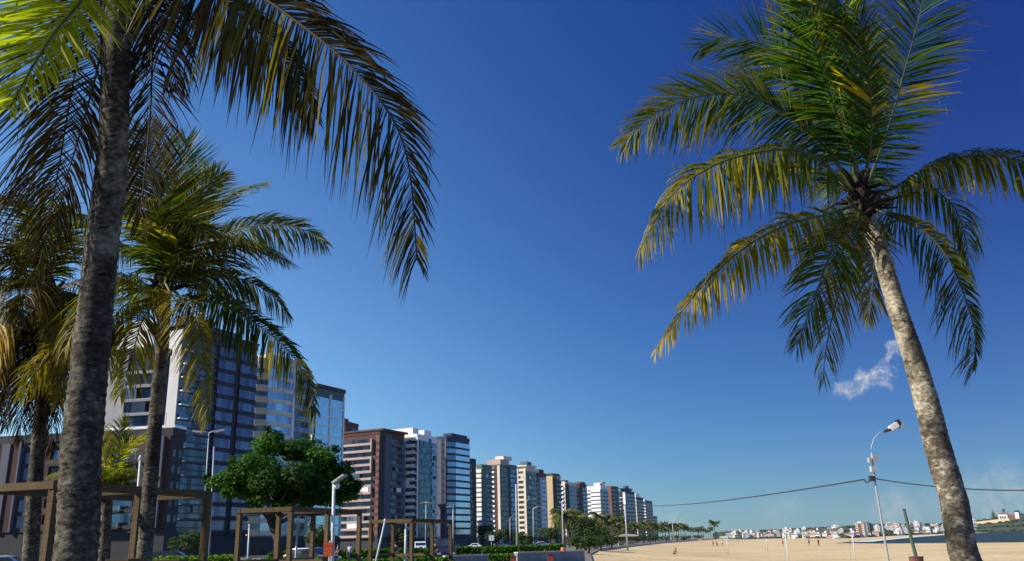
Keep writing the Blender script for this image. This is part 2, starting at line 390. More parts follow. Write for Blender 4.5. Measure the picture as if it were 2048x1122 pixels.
for px, py, rad, st in ((1690, 780, 0.0128, .75), (1708, 772, 0.0136, .95), (1728, 764, 0.0136, 1.0), (1748, 754, 0.0128, 1.0), (1764, 738, 0.0112, .95), (1774, 722, 0.0104, .9), (1784, 706, 0.0096, .9), (1794, 692, .009, .7),
                        (1762, 770, .010, .5), (1960, 990, .035, .34), (2010, 960, .03, .26), (1790, 1020, .03, .36), (1975, 1010, .03, .36), (1345, 1045, .02, .3), (1880, 1000, .03, .2), (1560, 1020, .03, .16), (2040, 985, .03, .4)):
    k = mmath('MULTIPLY', cloudmask(px, py, rad), st)
    tot = k if tot is None else mmath('MAXIMUM', tot, k)
cm = N(nt, 'ShaderNodeMapRange', interpolation_type='SMOOTHSTEP'); cm.inputs['From Min'].default_value = .18; cm.inputs['From Max'].default_value = .62
L.new(cn.outputs['Fac'], cm.inputs['Value'])
fac = mmath('MULTIPLY', mmath('MULTIPLY', tot, cm.outputs[0]), 1.05)
mxs = N(nt, 'ShaderNodeMix', data_type='RGBA'); L.new(fac, mxs.inputs['Factor'])
ia = [x for x in mxs.inputs if x.type == 'RGBA']; L.new(hs.outputs[0], ia[0]); ia[1].default_value = (7.0, 7.5, 7.9, 1)
L.new([x for x in mxs.outputs if x.type == 'RGBA'][0], bg.inputs['Color'])
bg.inputs['Strength'].default_value = 0.051
vs = S.view_settings; vs.view_transform = 'Standard'; vs.look = 'None'; vs.exposure = 0.72; vs.gamma = 1
S.cycles.max_bounces = 6; S.cycles.transparent_max_bounces = 4
S.cycles.use_denoising = True

# ------------------------------------------------------------------ ground, sand, water, hills
ZS = -1.25
def sandmat():
    m, nt, b = newmat('beach_sand'); L = nt.links
    tc = N(nt, 'ShaderNodeTexCoord')
    n1 = N(nt, 'ShaderNodeTexNoise'); n1.inputs['Scale'].default_value = .05; n1.inputs['Detail'].default_value = 8; n1.inputs['Roughness'].default_value = .65
    n2 = N(nt, 'ShaderNodeTexNoise'); n2.inputs['Scale'].default_value = 1.1; n2.inputs['Detail'].default_value = 6
    for n in (n1, n2): L.new(tc.outputs['Object'], n.inputs['Vector'])
    r = N(nt, 'ShaderNodeValToRGB'); e = r.color_ramp.elements
    e[0].position = .36; e[0].color = (.38,.285,.155,1); e[1].position = .64; e[1].color = (.58,.46,.275,1)
    mx = N(nt, 'ShaderNodeMath', operation='MULTIPLY_ADD'); mx.inputs[1].default_value = .35
    L.new(n2.outputs['Fac'], mx.inputs[0]); h = N(nt, 'ShaderNodeMath', operation='MULTIPLY'); h.inputs[1].default_value = .65
    L.new(n1.outputs['Fac'], h.inputs[0]); L.new(h.outputs[0], mx.inputs[2]); L.new(mx.outputs[0], r.inputs['Fac'])
    L.new(r.outputs[0], b.inputs['Base Color']); b.inputs['Roughness'].default_value = .95; b.inputs['Specular IOR Level'].default_value = .1
    n3 = N(nt, 'ShaderNodeTexVoronoi'); n3.inputs['Scale'].default_value = 1.6; L.new(tc.outputs['Object'], n3.inputs['Vector'])
    bp = N(nt, 'ShaderNodeBump'); bp.inputs['Strength'].default_value = .6; bp.inputs['Distance'].default_value = .12
    L.new(n3.outputs['Distance'], bp.inputs['Height']); L.new(bp.outputs[0], b.inputs['Normal'])
    return m
def sheet(name, poly, z, mat):
    mb = MB(); mb.v = [(p[0], p[1], z) for p in poly]; mb.f = [tuple(range(len(poly)))]; mb.m = [0]
    return tag(mb.build(name, mat), kind='structure')
M['sand'] = sandmat()
sheet('sand', [(-4000,-800),(5000,-800),(5000,6000),(-4000,6000)], ZS, M['sand'])
M['asphalt'] = wallmat('asphalt', (.05,.05,.052), .9, .25, .4, False, .2, 40)
M['paving'] = wallmat('promenade_paving', (.15,.135,.12), .85, .25, .8, False, .15, 20)
# edge of the promenade above the beach
EDGE = [foot(2300, 8), foot(1900, 16), foot(1290, 60), foot(1180, 100), foot(1195, 135), foot(1250, 190), foot(1320, 300), foot(1420, 620), foot(1445, 1000), foot(1450, 1500)]
EDGE[0] = Vector((14, -40, 0)); EDGE[1] = Vector((14, 16, 0)); EDGE[2] = foot(1184, 60)
gp = [(-3900, -40)] + [(p.x, p.y) for p in EDGE] + [(-1000, 2500), (-3900, 2500)]
mb = MB(); mb.prism(gp[::1], ZS + .01, 0.0); tag(mb.build('promenade_ground', M['paving']), kind='structure')
bank = EDGE[2:]
def offv(P, o):
    out = []
    for i, p in enumerate(P):
        t = (P[min(i+1, len(P)-1)] - P[max(i-1, 0)]); t.z = 0; t.normalize(); out.append(p + Vector((t.y, -t.x, 0)) * o)
    return out
mb = MB(); prof_ = ((.0, -.12), (3, -.3), (8, -.72), (14, -1.08), (22, ZS + .004))
for o_, z_ in prof_: mb.v += [(p.x, p.y, z_) for p in offv(bank, o_)]
nb = len(bank)
for j in range(len(prof_) - 1):
    for i in range(nb - 1): mb.f.append((j*nb+i, (j+1)*nb+i, (j+1)*nb+i+1, j*nb+i+1)); mb.m.append(0)
tag(mb.build('sand_bank', M['sand'], smooth=True), kind='structure')
# the avenue along the buildings, with its kerb and lane lines
road_c = [Vector((-26, 10)), Vector((-24, 60)), Vector((-22, 120)), Vector((-17, 200)), Vector((0, 330)), Vector((40, 480)), Vector((95, 680)), Vector((180, 950))]
def offs(path, o):
    P = []
    for i, p in enumerate(path):
        t = (path[min(i+1, len(path)-1)] - path[max(i-1, 0)]).normalized()
        P.append(p + Vector((t.y, -t.x)) * o)
    return P
sheet('avenue', [tuple(p) for p in offs(road_c, -9)] + [tuple(p) for p in reversed(offs(road_c, 9))], .004, M['asphalt'])
mb = MB(); mb.ribbon([tuple(p) for p in offs(road_c, 9)], 0, .3, 0, .14); mb.ribbon([tuple(p) for p in offs(road_c, -9)], -.3, 0, 0, .14)
tag(mb.build('kerb', M['pale']), kind='structure')
M['roadwhite'] = wallmat('road_paint', (.6,.6,.58), .8, .3, 2, False)
mb = MB()
for i in range(len(road_c) - 1):
    a, b_ = road_c[i], road_c[i+1]; n = int((b_ - a).length / 8)
    for k in range(n):
        p = a.lerp(b_, k / n); q = a.lerp(b_, (k + .4) / n); t = (q - p).normalized(); s_ = Vector((t.y, -t.x)) * .07
        j = len(mb.v); mb.v += [(*(p - s_), .008), (*(p + s_), .008), (*(q + s_), .008), (*(q - s_), .008)]; mb.f.append((j, j+1, j+2, j+3)); mb.m.append(0)
tag(mb.build('lane_markings', M['roadwhite']), kind='structure')
# sea
def watermat():
    m, nt, b = newmat('bay_water'); L = nt.links
    b.inputs['Base Color'].default_value = (.026,.044,.042,1); b.inputs['Roughness'].default_value = .45; b.inputs['Specular IOR Level'].default_value = .12
    tc = N(nt, 'ShaderNodeTexCoord'); mp = N(nt, 'ShaderNodeMapping'); mp.inputs['Scale'].default_value = (.25, .9, 1); mp.inputs['Rotation'].default_value = (0, 0, .4)
    L.new(tc.outputs['Object'], mp.inputs['Vector'])
    n = N(nt, 'ShaderNodeTexNoise'); n.inputs['Scale'].default_value = .8; n.inputs['Detail'].default_value = 6; L.new(mp.outputs[0], n.inputs['Vector'])
    bp = N(nt, 'ShaderNodeBump'); bp.inputs['Strength'].default_value = 1; bp.inputs['Distance'].default_value = .6
    L.new(n.outputs['Fac'], bp.inputs['Height']); L.new(bp.outputs[0], b.inputs['Normal'])
    return m
M['water'] = watermat()
near = [gnd(px, py, ZS) for px, py in ((1668,1086.5),(1700,1086.5),(1760,1087),(1830,1086.5),(1900,1086),(1970,1085.5),(2048,1084.5))]
far = [gnd(px, py, ZS) for px, py in ((1690,1084.5),(1740,1080),(1800,1075),(1850,1071.5),(1900,1068.6),(1960,1065.2),(2010,1063),(2048,1061.2))]
wp = [(p.x, p.y) for p in near] + [(150, 150), (165, 60), (170, -200), (4900, -200), (4900, 1500)] + [(p.x, p.y) for p in reversed(far)]
sheet('sea', wp, ZS + .03, M['water'])
# wet sand and surf along the water line
M['foam'] = wallmat('sea_foam', (.62,.64,.62), .6, .3, .2, False)
M['wetsand'] = wallmat('wet_sand', (.30,.23,.15), .5, .2, .1, False)
mb = MB(); mb.ribbon([(p.x, p.y) for p in near] + [(150, 150), (165, 60)], -3.2, -.2, ZS + .01, ZS + .018)
tag(mb.build('wet_sand', M['wetsand']), kind='structure')
mb = MB(); mb.ribbon([(p.x, p.y) for p in far], 2, 9, ZS + .02, ZS + .10)
tag(mb.build('surf', M['foam']), kind='structure')
# hills behind the bay
TOWN = [(1425, 950, 1066), (1500, 900, 1062), (1560, 850, 1060.5), (1630, 660, 1056), (1690, 540, 1053), (1740, 640, 1050), (1800, 800, 1048.5), (1880, 960, 1048), (1945, 1090, 1043), (1990, 1060, 1036), (2048, 1010, 1028), (2120, 950, 1022), (2300, 850, 1040)]
def interp(px):
    for i in range(len(TOWN) - 1):
        a, b_ = TOWN[i], TOWN[i+1]
        if a[0] <= px <= b_[0]:
            f = (px - a[0]) / (b_[0] - a[0]); return a[1] + (b_[1]-a[1])*f, a[2] + (b_[2]-a[2])*f
    return TOWN[-1][1:]
def hillpt(px, f):
    """f 0 at the shore foot, 1 on the ridge"""
    d, ry = interp(px); A = foot(px, d, ZS + .2); Rg = at(px, ry, d * 1.35)
    p = A.lerp(Rg, f); p.z = A.z + (Rg.z - A.z) * (f ** .9)
    return p
mb = MB(); cols = []
xs = [1425 + i * 7 for i in range(124)]
rows = [0, .15, .35, .55, .75, .9, 1.0, 1.25, 1.7]
for px in xs:
    for f in rows:
        if f <= 1: p = hillpt(px, f)
        else:
            p = hillpt(px, 1.0); dirv = Vector((p.x, p.y, 0)).normalized(); p = p + dirv * (f - 1) * 350; p.z -= (f - 1) * p.z * 1.3
        if 0 < f <= 1.25: p.z += noise.noise(Vector((p.x*.02, p.y*.02, 0))) * 2.2 * min(1, f * 2)
        mb.v.append(tuple(p))
nr = len(rows)
for i in range(len(xs) - 1):
    for j in range(nr - 1):
        mb.f.append((i*nr+j, (i+1)*nr+j, (i+1)*nr+j+1, i*nr+j+1)); mb.m.append(0)
M['hill'] = wallmat('hill_scrub', (.055,.065,.035), .95, .55, .05, False)
tag(mb.build('hills', M['hill'], smooth=True), kind='structure')
# ------------------------------------------------------------------ palms
def catmull(P, n):
    P = [Vector(p) for p in P]; Q = [P[0]*2 - P[1]] + P + [P[-1]*2 - P[-2]]; out = []
    seg = len(P) - 1
    for i in range(n):
        u = i / (n - 1) * seg; k = min(int(u), seg - 1); t = u - k
        a, b, c, d = Q[k], Q[k+1], Q[k+2], Q[k+3]
        out.append(.5 * ((2*b) + (c-a)*t + (2*a-5*b+4*c-d)*t*t + (3*b-a-3*c+d)*t**3))
    return out
def even(pts, n):
    s = [0]
    for i in range(1, len(pts)): s.append(s[-1] + (pts[i] - pts[i-1]).length)
    out = []; j = 0
    for i in range(n):
        x = s[-1] * i / (n - 1)
        while j < len(s) - 2 and s[j+1] < x: j += 1
        f = (x - s[j]) / max(1e-6, s[j+1] - s[j]); out.append(pts[j].lerp(pts[j+1], max(0, min(1, f))))
    return out
DOWN = Vector((0, 0, -1))
def frond(root, pts, Lm, n=85, g=.6, yel=(0, .15), lift=.15, wid=.036, rr=.022, t0=.14, brown=0.0, tipyel=.18, de=.55,
          seed=0, sides=(1, 1), hint=None, mats=None, gaps=.05, sag=0.0, gvar=.18, tilt=.35, yc=.03):
    """one pinnate leaf: midrib through pts (world), leaflets both sides"""
    r = random.Random(seed * 31 + 5); Lm *= 1.3; wid *= .70; n = int(n * 1.8)
    rs = even(catmull(pts, 60), 48)
    T = [(rs[min(i+1, 47)] - rs[max(i-1, 0)]).normalized() for i in range(48)]
    ch = rs[30] - rs[0]; h = Vector((ch.x, ch.y, 0))
    S0 = Vector(hint) if hint else (h.normalized().cross(Vector((0, 0, 1))) if h.length > .15 * ch.length else Vector((1, 0, 0)))
    o = Vector(root.location)
    mb = MB(); mb.c = []
    K = 5; prof = (.45, 1, .95, .62, .06)
    for sd in (-1, 1):
        lsc = sides[0] if sd < 0 else sides[1]
        if lsc <= 0: continue
        clump = 0; cl = 0
        for i in range(n):
            u = (i + r.uniform(-.3, .3)) / (n - 1); u = max(0, min(1, u)); t = t0 + (1 - t0) * u
            if cl <= 0: cl = r.randint(2, 6); clump = r.gauss(0, gvar); lost = r.random() < gaps; cy = r.uniform(.4, 1) if r.random() < yc else 0
            cl -= 1
            if lost: continue
            x = t * 47; k = min(int(x), 46); f = x - k
            P = rs[k].lerp(rs[k+1], f); t_ = T[k].lerp(T[k+1], f).normalized()
            s_ = (S0 - t_ * S0.dot(t_)).normalized(); n_ = s_.cross(t_).normalized()
            if n_.z < -.2 and abs(t_.z) < .9: pass
            a = R(72 - 44 * u + r.gauss(0, 5)); L_ = Lm * lsc * math.sin(math.pi * (.17 + .73 * u)) * r.uniform(.80, 1.1) * (r.uniform(.4, .8) if r.random() < .07 else 1)
            d0 = (t_ * math.cos(a) + s_ * (sd * math.sin(a)) + n_ * (lift + clump * .5 + r.gauss(0, .08))).normalized()
            gg = max(0, min(1.25, g + clump + r.gauss(0, .07)))
            B0 = (t_ - d0 * t_.dot(d0)); B0 = (B0.normalized() + n_ * r.gauss(tilt, .35)).normalized()
            wd = wid * r.uniform(.75, 1.2) * (.75 + .5 * math.sin(math.pi * min(1, u + .2)))
            base = len(mb.v); q = P.copy(); st = L_ / (K - 1)
            yb = cy + yel[0] + (yel[1] - yel[0]) * u + r.gauss(0, .09) + max(0, clump) * .12; gr = r.random(); bb = max(0, brown + r.gauss(0, .15 if brown else .02))
            brk = r.random() < .09
            for j in range(K):
                w_ = j / (K - 1)
                dj = (d0 * (1 - min(.97, gg * (w_ ** de))) + DOWN * (gg * (w_ ** de))).normalized()
                if brk and j > 2: dj = DOWN
                bd = (B0 - dj * B0.dot(dj)); bd = bd.normalized() if bd.length > 1e-3 else dj.orthogonal()
                hw = wd * prof[j] * .5
                mb.v += [tuple(q - bd * hw - o), tuple(q + bd * hw - o)]
                yy = max(0, min(1, yb + tipyel * (w_ ** 2.2))); bw = max(0, min(1, bb + (.5 if (w_ > .8 and r.random() < .5) else 0)))
                mb.c += [(yy, gr, bw, 1)] * 2
                q = q + dj * st
            for j in range(K - 1):
                b2 = base + 2 * j; mb.f.append((b2, b2+1, b2+3, b2+2)); mb.m.append(0)
    mats = mats or ('leaf', 'rib')
    fo = mb.build('frond', M[mats[0]], root, smooth=False)
    rb = MB(); rad = [rr * (1.9 - 1.2 * min(1, i / 10)) * (1 - .85 * (i / 47)) + .0022 for i in range(48)]
    rb.tube([p - o for p in rs], rad, 6)
    rb.build('midrib', M[mats[1]], fo, smooth=True)
    return fo
def arc(c, phi, e0, L, k, n=9):
    """arching leaf from c: heading phi, start elevation e0, bending k radians over its length"""
    pts = [Vector(c)]; e = e0
    for i in range(n - 1):
        e = e0 - k * ((i + .5) / (n - 1)) ** 1.25
        pts.append(pts[-1] + Vector((math.cos(phi)*math.cos(e), math.sin(phi)*math.cos(e), math.sin(e))) * (L / (n - 1)))
    return pts
def trunk(root, pts, rads, mat, ring=.085, depth=.035, nseg=26, seed=0):
    o = Vector(root.location); r = random.Random(seed)
    P = catmull(pts, 80); s = sum((P[i+1]-P[i]).length for i in range(79)); n = max(30, int(s / ring * 3)); P = even(P, n)
    def rad(f):
        x = f * (len(rads) - 1); k = min(int(x), len(rads) - 2); return rads[k] + (rads[k+1] - rads[k]) * (x - k)
    mb = MB(); ax = Vector((1, 0, 0))
    for i, p in enumerate(P):
        t = (P[min(i+1, n-1)] - P[max(i-1, 0)]).normalized(); a = (ax - t * ax.dot(t)).normalized(); b = t.cross(a)
        ph = (i % 3)
        for k in range(nseg):
            w = 2 * math.pi * k / nseg; dr = Vector((math.cos(w), math.sin(w), 0))
            nz = noise.noise(Vector((dr.x*1.5, dr.y*1.5, i*.12 + seed))) * .055 + noise.noise(Vector((dr.x*4, dr.y*4, i*.5 + seed*3))) * .03
            rg = rad(i / (n-1)) * (1 + nz + (depth if ph == 0 else (-depth*.3 if ph == 1 else 0)) * (.5 + .9*abs(noise.noise(Vector((dr.x, dr.y, i*.3))))))
            mb.v.append(tuple(p - o + (a*math.cos(w) + b*math.sin(w)) * rg))
    for i in range(n-1):
        for k in range(nseg):
            k2 = (k+1) % nseg; mb.f.append((i*nseg+k, i*nseg+k2, (i+1)*nseg+k2, (i+1)*nseg+k)); mb.m.append(0)
    mb.f.append(tuple((n-1)*nseg + k for k in range(nseg))); mb.m.append(0)
    return mb.build('trunk', M[mat], root, smooth=True)
def heart(root, c, r0, seed, n=26, up=Vector((0,0,1)), L=.55):
    """fibre wrapped leaf bases and dead stalks at the top of the trunk"""
    o = Vector(root.location); r = random.Random(seed); mb = MB()
    mb.lathe([(r0*.95, -r0*3.2), (r0*1.25, -r0*1.6), (r0*1.45, 0), (r0*1.2, r0*1.5), (r0*.6, r0*3), (.01, r0*4)], 12, 0, tuple(Vector(c) - o))
    for i in range(n):
        ph = r.uniform(0, 6.28); e = r.uniform(-.3, 1.2); l = L * r.uniform(.5, 1.2)
        b = Vector(c) - o + Vector((math.cos(ph), math.sin(ph), 0)) * r0 * .9 + Vector((0,0,r.uniform(-r0*2, r0*1.6)))
        d = Vector((math.cos(ph)*math.cos(e), math.sin(ph)*math.cos(e), math.sin(e)))
        mb.tube([b, b + d*l*.5, b + d*l + DOWN*l*.25], [r0*.28, r0*.2, r0*.08], 5)
    mb.build('crown_fibre', M['fibre'], root, smooth=True)
def px3(lst, d0, zs=None):
    return [at(x, y, d0 + dd) for x, y, dd in lst]

# ---- the large palm near the camera, left
D = 6.5
tp = px3([(150, 1122, 0), (163, 900, .02), (183, 700, .05), (203, 500, .08), (225, 300, .1), (231, 150, .12), (239, 0, .15), (252, -120, .18), (262, -240, .22)], D)
b0 = tp[0]; base = Vector((b0.x - .12, b0.y - .05, 0)); tp = [base, Vector((b0.x - .06, b0.y - .02, .7))] + tp
pr = empty('palm_tree', base, 'nearest coconut palm, thick dark ringed trunk running out of the top edge', 'palm')
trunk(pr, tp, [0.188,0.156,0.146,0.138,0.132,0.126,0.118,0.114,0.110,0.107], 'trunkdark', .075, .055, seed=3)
CC = at(268, -250, D + .25); heart(pr, CC, .14, 2, 24)
frond(pr, [CC] + px3([(320,-170,.1),(420,-70,-.2),(540,5,-.4),(660,95,-.55),(720,152,-.6),(775,220,-.6),(808,290,-.6),(824,380,-.55),(834,520,-.5)], D), 1.0, 140, .62, (.0,.06), -.05, .026, .024, .05, .10, .06, de=.75, tilt=-.6, yc=.07, mats=('leafdark','ribdry'), seed=1, gvar=.07, gaps=.01, sides=(.5, 1), hint=(-.62,-.25,-.74))
frond(pr, [CC] + px3([(310,-150,.35),(380,-60,.5),(460,15,.6),(540,85,.65),(600,165,.65),(630,235,.6)], D), .75, 90, .68, (.0,.06), -.05, .026, .022, .12, .12, .06, de=.7, tilt=-.5, yc=.05, mats=('leafdark','ribdry'), seed=7, gvar=.08, gaps=.02, sides=(.5, 1), hint=(-.62,-.2,-.74))
frond(pr, [CC] + px3([(232,-110,-.2),(175,-15,-.5),(110,65,-.7),(65,135,-.85),(20,215,-1.0)], D), .66, 80, .30, (.45,.85), .0, .027, .022, brown=.0, tipyel=.2, de=.8, seed=2, mats=('leafglow','rib'), t0=.30, sides=(1,.62), gvar=.1, hint=(.75,.1,-.65))
frond(pr, [CC + Vector((0,0,-.2))] + px3([(208,20,.1),(200,110,.05),(176,210,0),(150,300,-.05),(135,350,-.1),(112,450,-.1)], D), 1.12, 62, .62, (.0,.08), .0, .020, .022, .16, .5, .1, seed=3, mats=('leafdry','ribdry'), gaps=.12, hint=(1,0.25,0), sides=(1,.4))
frond(pr, [CC + Vector((0,0,-.2))] + px3([(285,-20,.4),(302,60,.5),(303,160,.55),(298,260,.6),(288,360,.6),(280,440,.6)], D), .62, 62, .5, (.0,.05), .0, .024, .022, .14, .5, .1, seed=4, mats=('leafdry','ribdry'), gaps=.06, hint=(1,-.3,0))
frond(pr, [CC + Vector((0,0,-.1))] + px3([(300,-40,.6),(322,20,.8),(338,90,.9),(352,170,.95)], D), .55, 40, .75, (0,.05), 0, .026, .02, .2, .45, .1, seed=5, mats=('leafdry','ribdry'), gaps=.1, hint=(1,.2,0))
frond(pr, [CC + Vector((0,0,-.1))] + px3([(215,-20,.4),(170,60,.7),(140,200,.9),(120,320,1.0),(95,460,1.0),(70,560,1.0)], D), .62, 70, .8, (.05,.2), 0, .026, .02, .2, .4, .1, seed=6, mats=('leafdry','ribdry'), gaps=.1)
for i, (ph, e, l) in enumerate(((.3, 1.15, 3.4), (1.2, .95, 3.6), (2.0, 1.0, 3.5), (2.9, 1.25, 3.2), (1.6, 1.35, 3.0), (5.5, 1.2, 3.2), (4.0, 1.2, 3.0))):
    frond(pr, arc(CC, ph, e, l, 1.5), .85, 70, .5, (.02,.08), .1, seed=20+i, rr=.024)

# ---- the palm on the right
D = 11.5
tp = px3([(1933,1122,0),(1907,1000,.05),(1877,900,.1),(1852,800,.15),(1822,700,.22),(1789,600,.3),(1760,500,.36),(1736,440,.4),(1722,400,.42)], D)
b0 = tp[0]; base = Vector((b0.x + .42, b0.y - .1, 0)); tp = [base, Vector((b0.x + .26, b0.y - .05, .45))] + tp
pr = empty('palm_tree', base, 'leaning coconut palm on the right with a full green crown and pale mottled trunk', 'palm')
trunk(pr, tp, [0.235,0.189,0.178,0.173,0.168,0.160,0.147,0.132,0.123,0.118,0.109], 'trunk', .10, .035, seed=8)
CC = at(1722, 405, D + .42); heart(pr, CC, .13, 5, 30, L=.5)
def rp(lst, *a, **k): return frond(pr, [CC] + px3(lst, D + .42), *a, **k)
rp([(1690,260,.5),(1605,135,.9),(1560,100,1.1),(1500,80,1.25),(1440,75,1.35),(1400,95,1.4)], .95, 88, .12, (0,.03), .1, .034, seed=41, t0=.22, hint=(.35,-.1,.93), de=.9)                 # upper left
rp([(1650,295,-.3),(1560,222,-.6),(1480,190,-.8),(1400,192,-1.0),(1310,228,-1.15),(1245,285,-1.25)], 1.0, 100, .34, (.0,.22), .05, .036, seed=42, tipyel=.25, gvar=.12, hint=(-.15,-.35,-.92), de=.9, sides=(.62,1))
rp([(1665,345,-.5),(1600,302,-.9),(1510,305,-1.2),(1420,335,-1.4),(1340,395,-1.5),(1280,500,-1.5)], .9, 100, .78, (.10,.45), .1, .036, seed=43, tipyel=.2, gvar=.12, hint=(-.1,-.5,-.85), sides=(.6,1))
rp([(1655,428,-.6),(1580,448,-1.0),(1500,488,-1.3),(1415,562,-1.45),(1355,635,-1.5),(1312,700,-1.5)], .60, 94, .85, (.12,.95), .05, .034, seed=44, hint=(-.1,-.5,-.85), sides=(.6,1), tipyel=.3, brown=.1)
rp([(1695,455,-.6),(1660,510,-1.0),(1635,580,-1.15),(1612,640,-1.2),(1595,690,-1.2)], .62, 72, .55, (.05,.2), .1, .032, seed=45, hint=(1,.2,0))
rp([(1712,460,-.7),(1690,540,-1.0),(1668,620,-1.05),(1652,700,-1.0),(1646,768,-1.0)], .5, 50, .75, (.1,.3), .05, .026, seed=46, brown=.35, hint=(1,.1,0), gaps=.12)
rp([(1795,372,-.2),(1870,328,-.3),(1960,310,-.35),(2050,325,-.35),(2140,385,-.3),(2200,470,-.3)], .70, 96, .95, (.04,.35), .05, .038, seed=47, tipyel=.4, gvar=.1)
rp([(1790,435,-.35),(1835,452,-.5),(1888,505,-.6),(1925,580,-.65),(1950,670,-.65),(1945,745,-.65)], .75, 80, .62, (0,.05), .05, .030, seed=48, brown=.12, tilt=-.5, hint=(-.8,-.1,-.55), gaps=.04, sides=(.35,1), de=.8)
rp([(1780,395,.3),(1850,375,.5),(1905,410,.6),(1932,480,.65),(1938,545,.65)], .62, 66, .95, (.02,.15), .05, .034, seed=49)
rp([(1742,275,-.35),(1738,150,-.7),(1722,50,-1.05),(1695,14,-1.35),(1648,4,-1.7),(1600,28,-2.0)], 1.0, 104, .22, (.0,.06), .05, .042, de=1.1, seed=50, hint=(.85,.5,0), sides=(1.05,.4), tipyel=.1)
rp([(1775,260,.3),(1812,130,.5),(1842,20,.6),(1862,-80,.6),(1872,-170,.5)], .85, 84, .22, (.0,.05), .1, .038, seed=51, hint=(.9,-.2,-.35), de=1)
rp([(1690,280,1.0),(1640,190,1.4),(1570,160,1.7),(1500,165,1.9),(1455,190,2.0)], .95, 80, .25, (0,.04), .1, .036, seed=52, hint=(.1,.2,-.95), de=1)
rp([(1705,260,1.0),(1690,120,1.6),(1680,10,2.0),(1660,-90,2.2),(1630,-170,2.3)], .95, 80, .2, (0,.04), .1, .036, seed=53, hint=(.95,.1,0), de=1)
rp([(1700,300,-.2),(1655,180,-.6),(1625,80,-.95),(1610,-10,-1.2),(1590,-100,-1.3)], .9, 84, .22, (.0,.06), .1, .038, seed=55, hint=(.9,.3,0), de=1)
rp([(1735,450,.5),(1748,500,.8),(1745,570,.9),(1738,640,.9)], .5, 50, .75, (.05,.2), .1, .03, seed=58, brown=.2, hint=(1,0,0))
for i, (ph, e, l, k) in enumerate(((1.2, .9, 3.2, 1.3), (2.0, 1.0, 2.8, 1.2))):
    frond(pr, arc(CC, ph, e, l, k), .85, 74, .5, (.02,.1), .1, seed=60+i)
# bare stalk lit by the sun below the crown
mb = MB(); o = Vector(pr.location)
for P_ in (px3([(1742,440,-.2),(1710,415,-.5),(1696,395,-.7)], D+.4), px3([(1762,455,-.3),(1800,438,-.4),(1836,455,-.5)], D+.4), px3([(1775,450,-.2),(1782,470,-.3)], D+.4)):
    mb.tube([p - o for p in P_], .022, 6)
mb.build('flower_stalk', M['rib'], pr)

# ---- the middle palm, left, in front of the towers
D = 15.0
tp = px3([(288,1122,0),(298,1000,.02),(306,900,.04),(316,780,.06),(325,690,.08),(328,620,.1),(330,570,.1)], D)
b0 = tp[0]; base = Vector((b0.x - .06, b0.y, 0)); tp = [base, Vector((b0.x - .03, b0.y, .6))] + tp
pr = empty('palm_tree', base, 'slimmer coconut palm just right of the thick trunk, drooping fronds in front of the towers', 'palm')
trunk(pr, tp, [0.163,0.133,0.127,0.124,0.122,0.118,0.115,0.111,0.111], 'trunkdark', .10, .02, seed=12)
CC = at(328, 560, D + .1); heart(pr, CC, .13, 9, 24, L=.5)
def rp(lst, *a, **k): return frond(pr, [CC] + px3(lst, D + .1), *a, **k)
rp([(335,470,.2),(350,400,.4),(365,330,.5),(372,280,.5)], .9, 78, .08, (0,.03), .1, .036, seed=81, hint=(.95,0,-.2), de=1)
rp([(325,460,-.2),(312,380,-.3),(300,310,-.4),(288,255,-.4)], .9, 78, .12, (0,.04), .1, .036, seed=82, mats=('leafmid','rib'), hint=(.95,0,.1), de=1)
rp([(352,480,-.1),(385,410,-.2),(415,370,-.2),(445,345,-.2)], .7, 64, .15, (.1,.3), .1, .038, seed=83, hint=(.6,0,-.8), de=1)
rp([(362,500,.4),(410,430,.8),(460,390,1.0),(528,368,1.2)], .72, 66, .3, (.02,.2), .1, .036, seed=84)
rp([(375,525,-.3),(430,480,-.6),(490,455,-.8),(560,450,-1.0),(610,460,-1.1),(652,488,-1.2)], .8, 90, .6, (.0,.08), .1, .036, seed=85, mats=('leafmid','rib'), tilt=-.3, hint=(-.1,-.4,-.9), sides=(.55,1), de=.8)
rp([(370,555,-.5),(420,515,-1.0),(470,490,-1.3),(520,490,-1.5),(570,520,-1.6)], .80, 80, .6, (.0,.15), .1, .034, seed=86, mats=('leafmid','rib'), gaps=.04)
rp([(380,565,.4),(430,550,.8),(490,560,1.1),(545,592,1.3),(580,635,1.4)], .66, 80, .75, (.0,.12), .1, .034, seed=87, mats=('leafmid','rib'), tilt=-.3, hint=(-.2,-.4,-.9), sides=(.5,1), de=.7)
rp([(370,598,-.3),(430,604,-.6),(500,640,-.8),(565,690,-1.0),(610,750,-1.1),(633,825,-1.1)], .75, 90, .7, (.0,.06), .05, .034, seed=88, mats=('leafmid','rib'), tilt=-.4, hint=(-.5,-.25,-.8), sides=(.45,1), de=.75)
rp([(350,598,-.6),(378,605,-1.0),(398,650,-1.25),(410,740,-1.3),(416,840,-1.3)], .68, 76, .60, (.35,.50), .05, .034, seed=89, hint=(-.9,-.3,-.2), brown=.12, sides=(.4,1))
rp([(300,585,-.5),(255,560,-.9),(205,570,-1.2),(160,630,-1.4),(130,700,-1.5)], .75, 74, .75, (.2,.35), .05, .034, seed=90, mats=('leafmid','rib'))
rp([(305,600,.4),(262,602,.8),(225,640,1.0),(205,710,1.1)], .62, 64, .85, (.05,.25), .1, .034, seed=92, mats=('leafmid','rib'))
rp([(315,600,-.4),(285,640,-.8),(262,720,-.9),(240,790,-.9)], .60, 62, .8, (.3,.3), .1, .030, seed=93, mats=('leafmid','rib'), hint=(.8,.5,0), brown=.1)
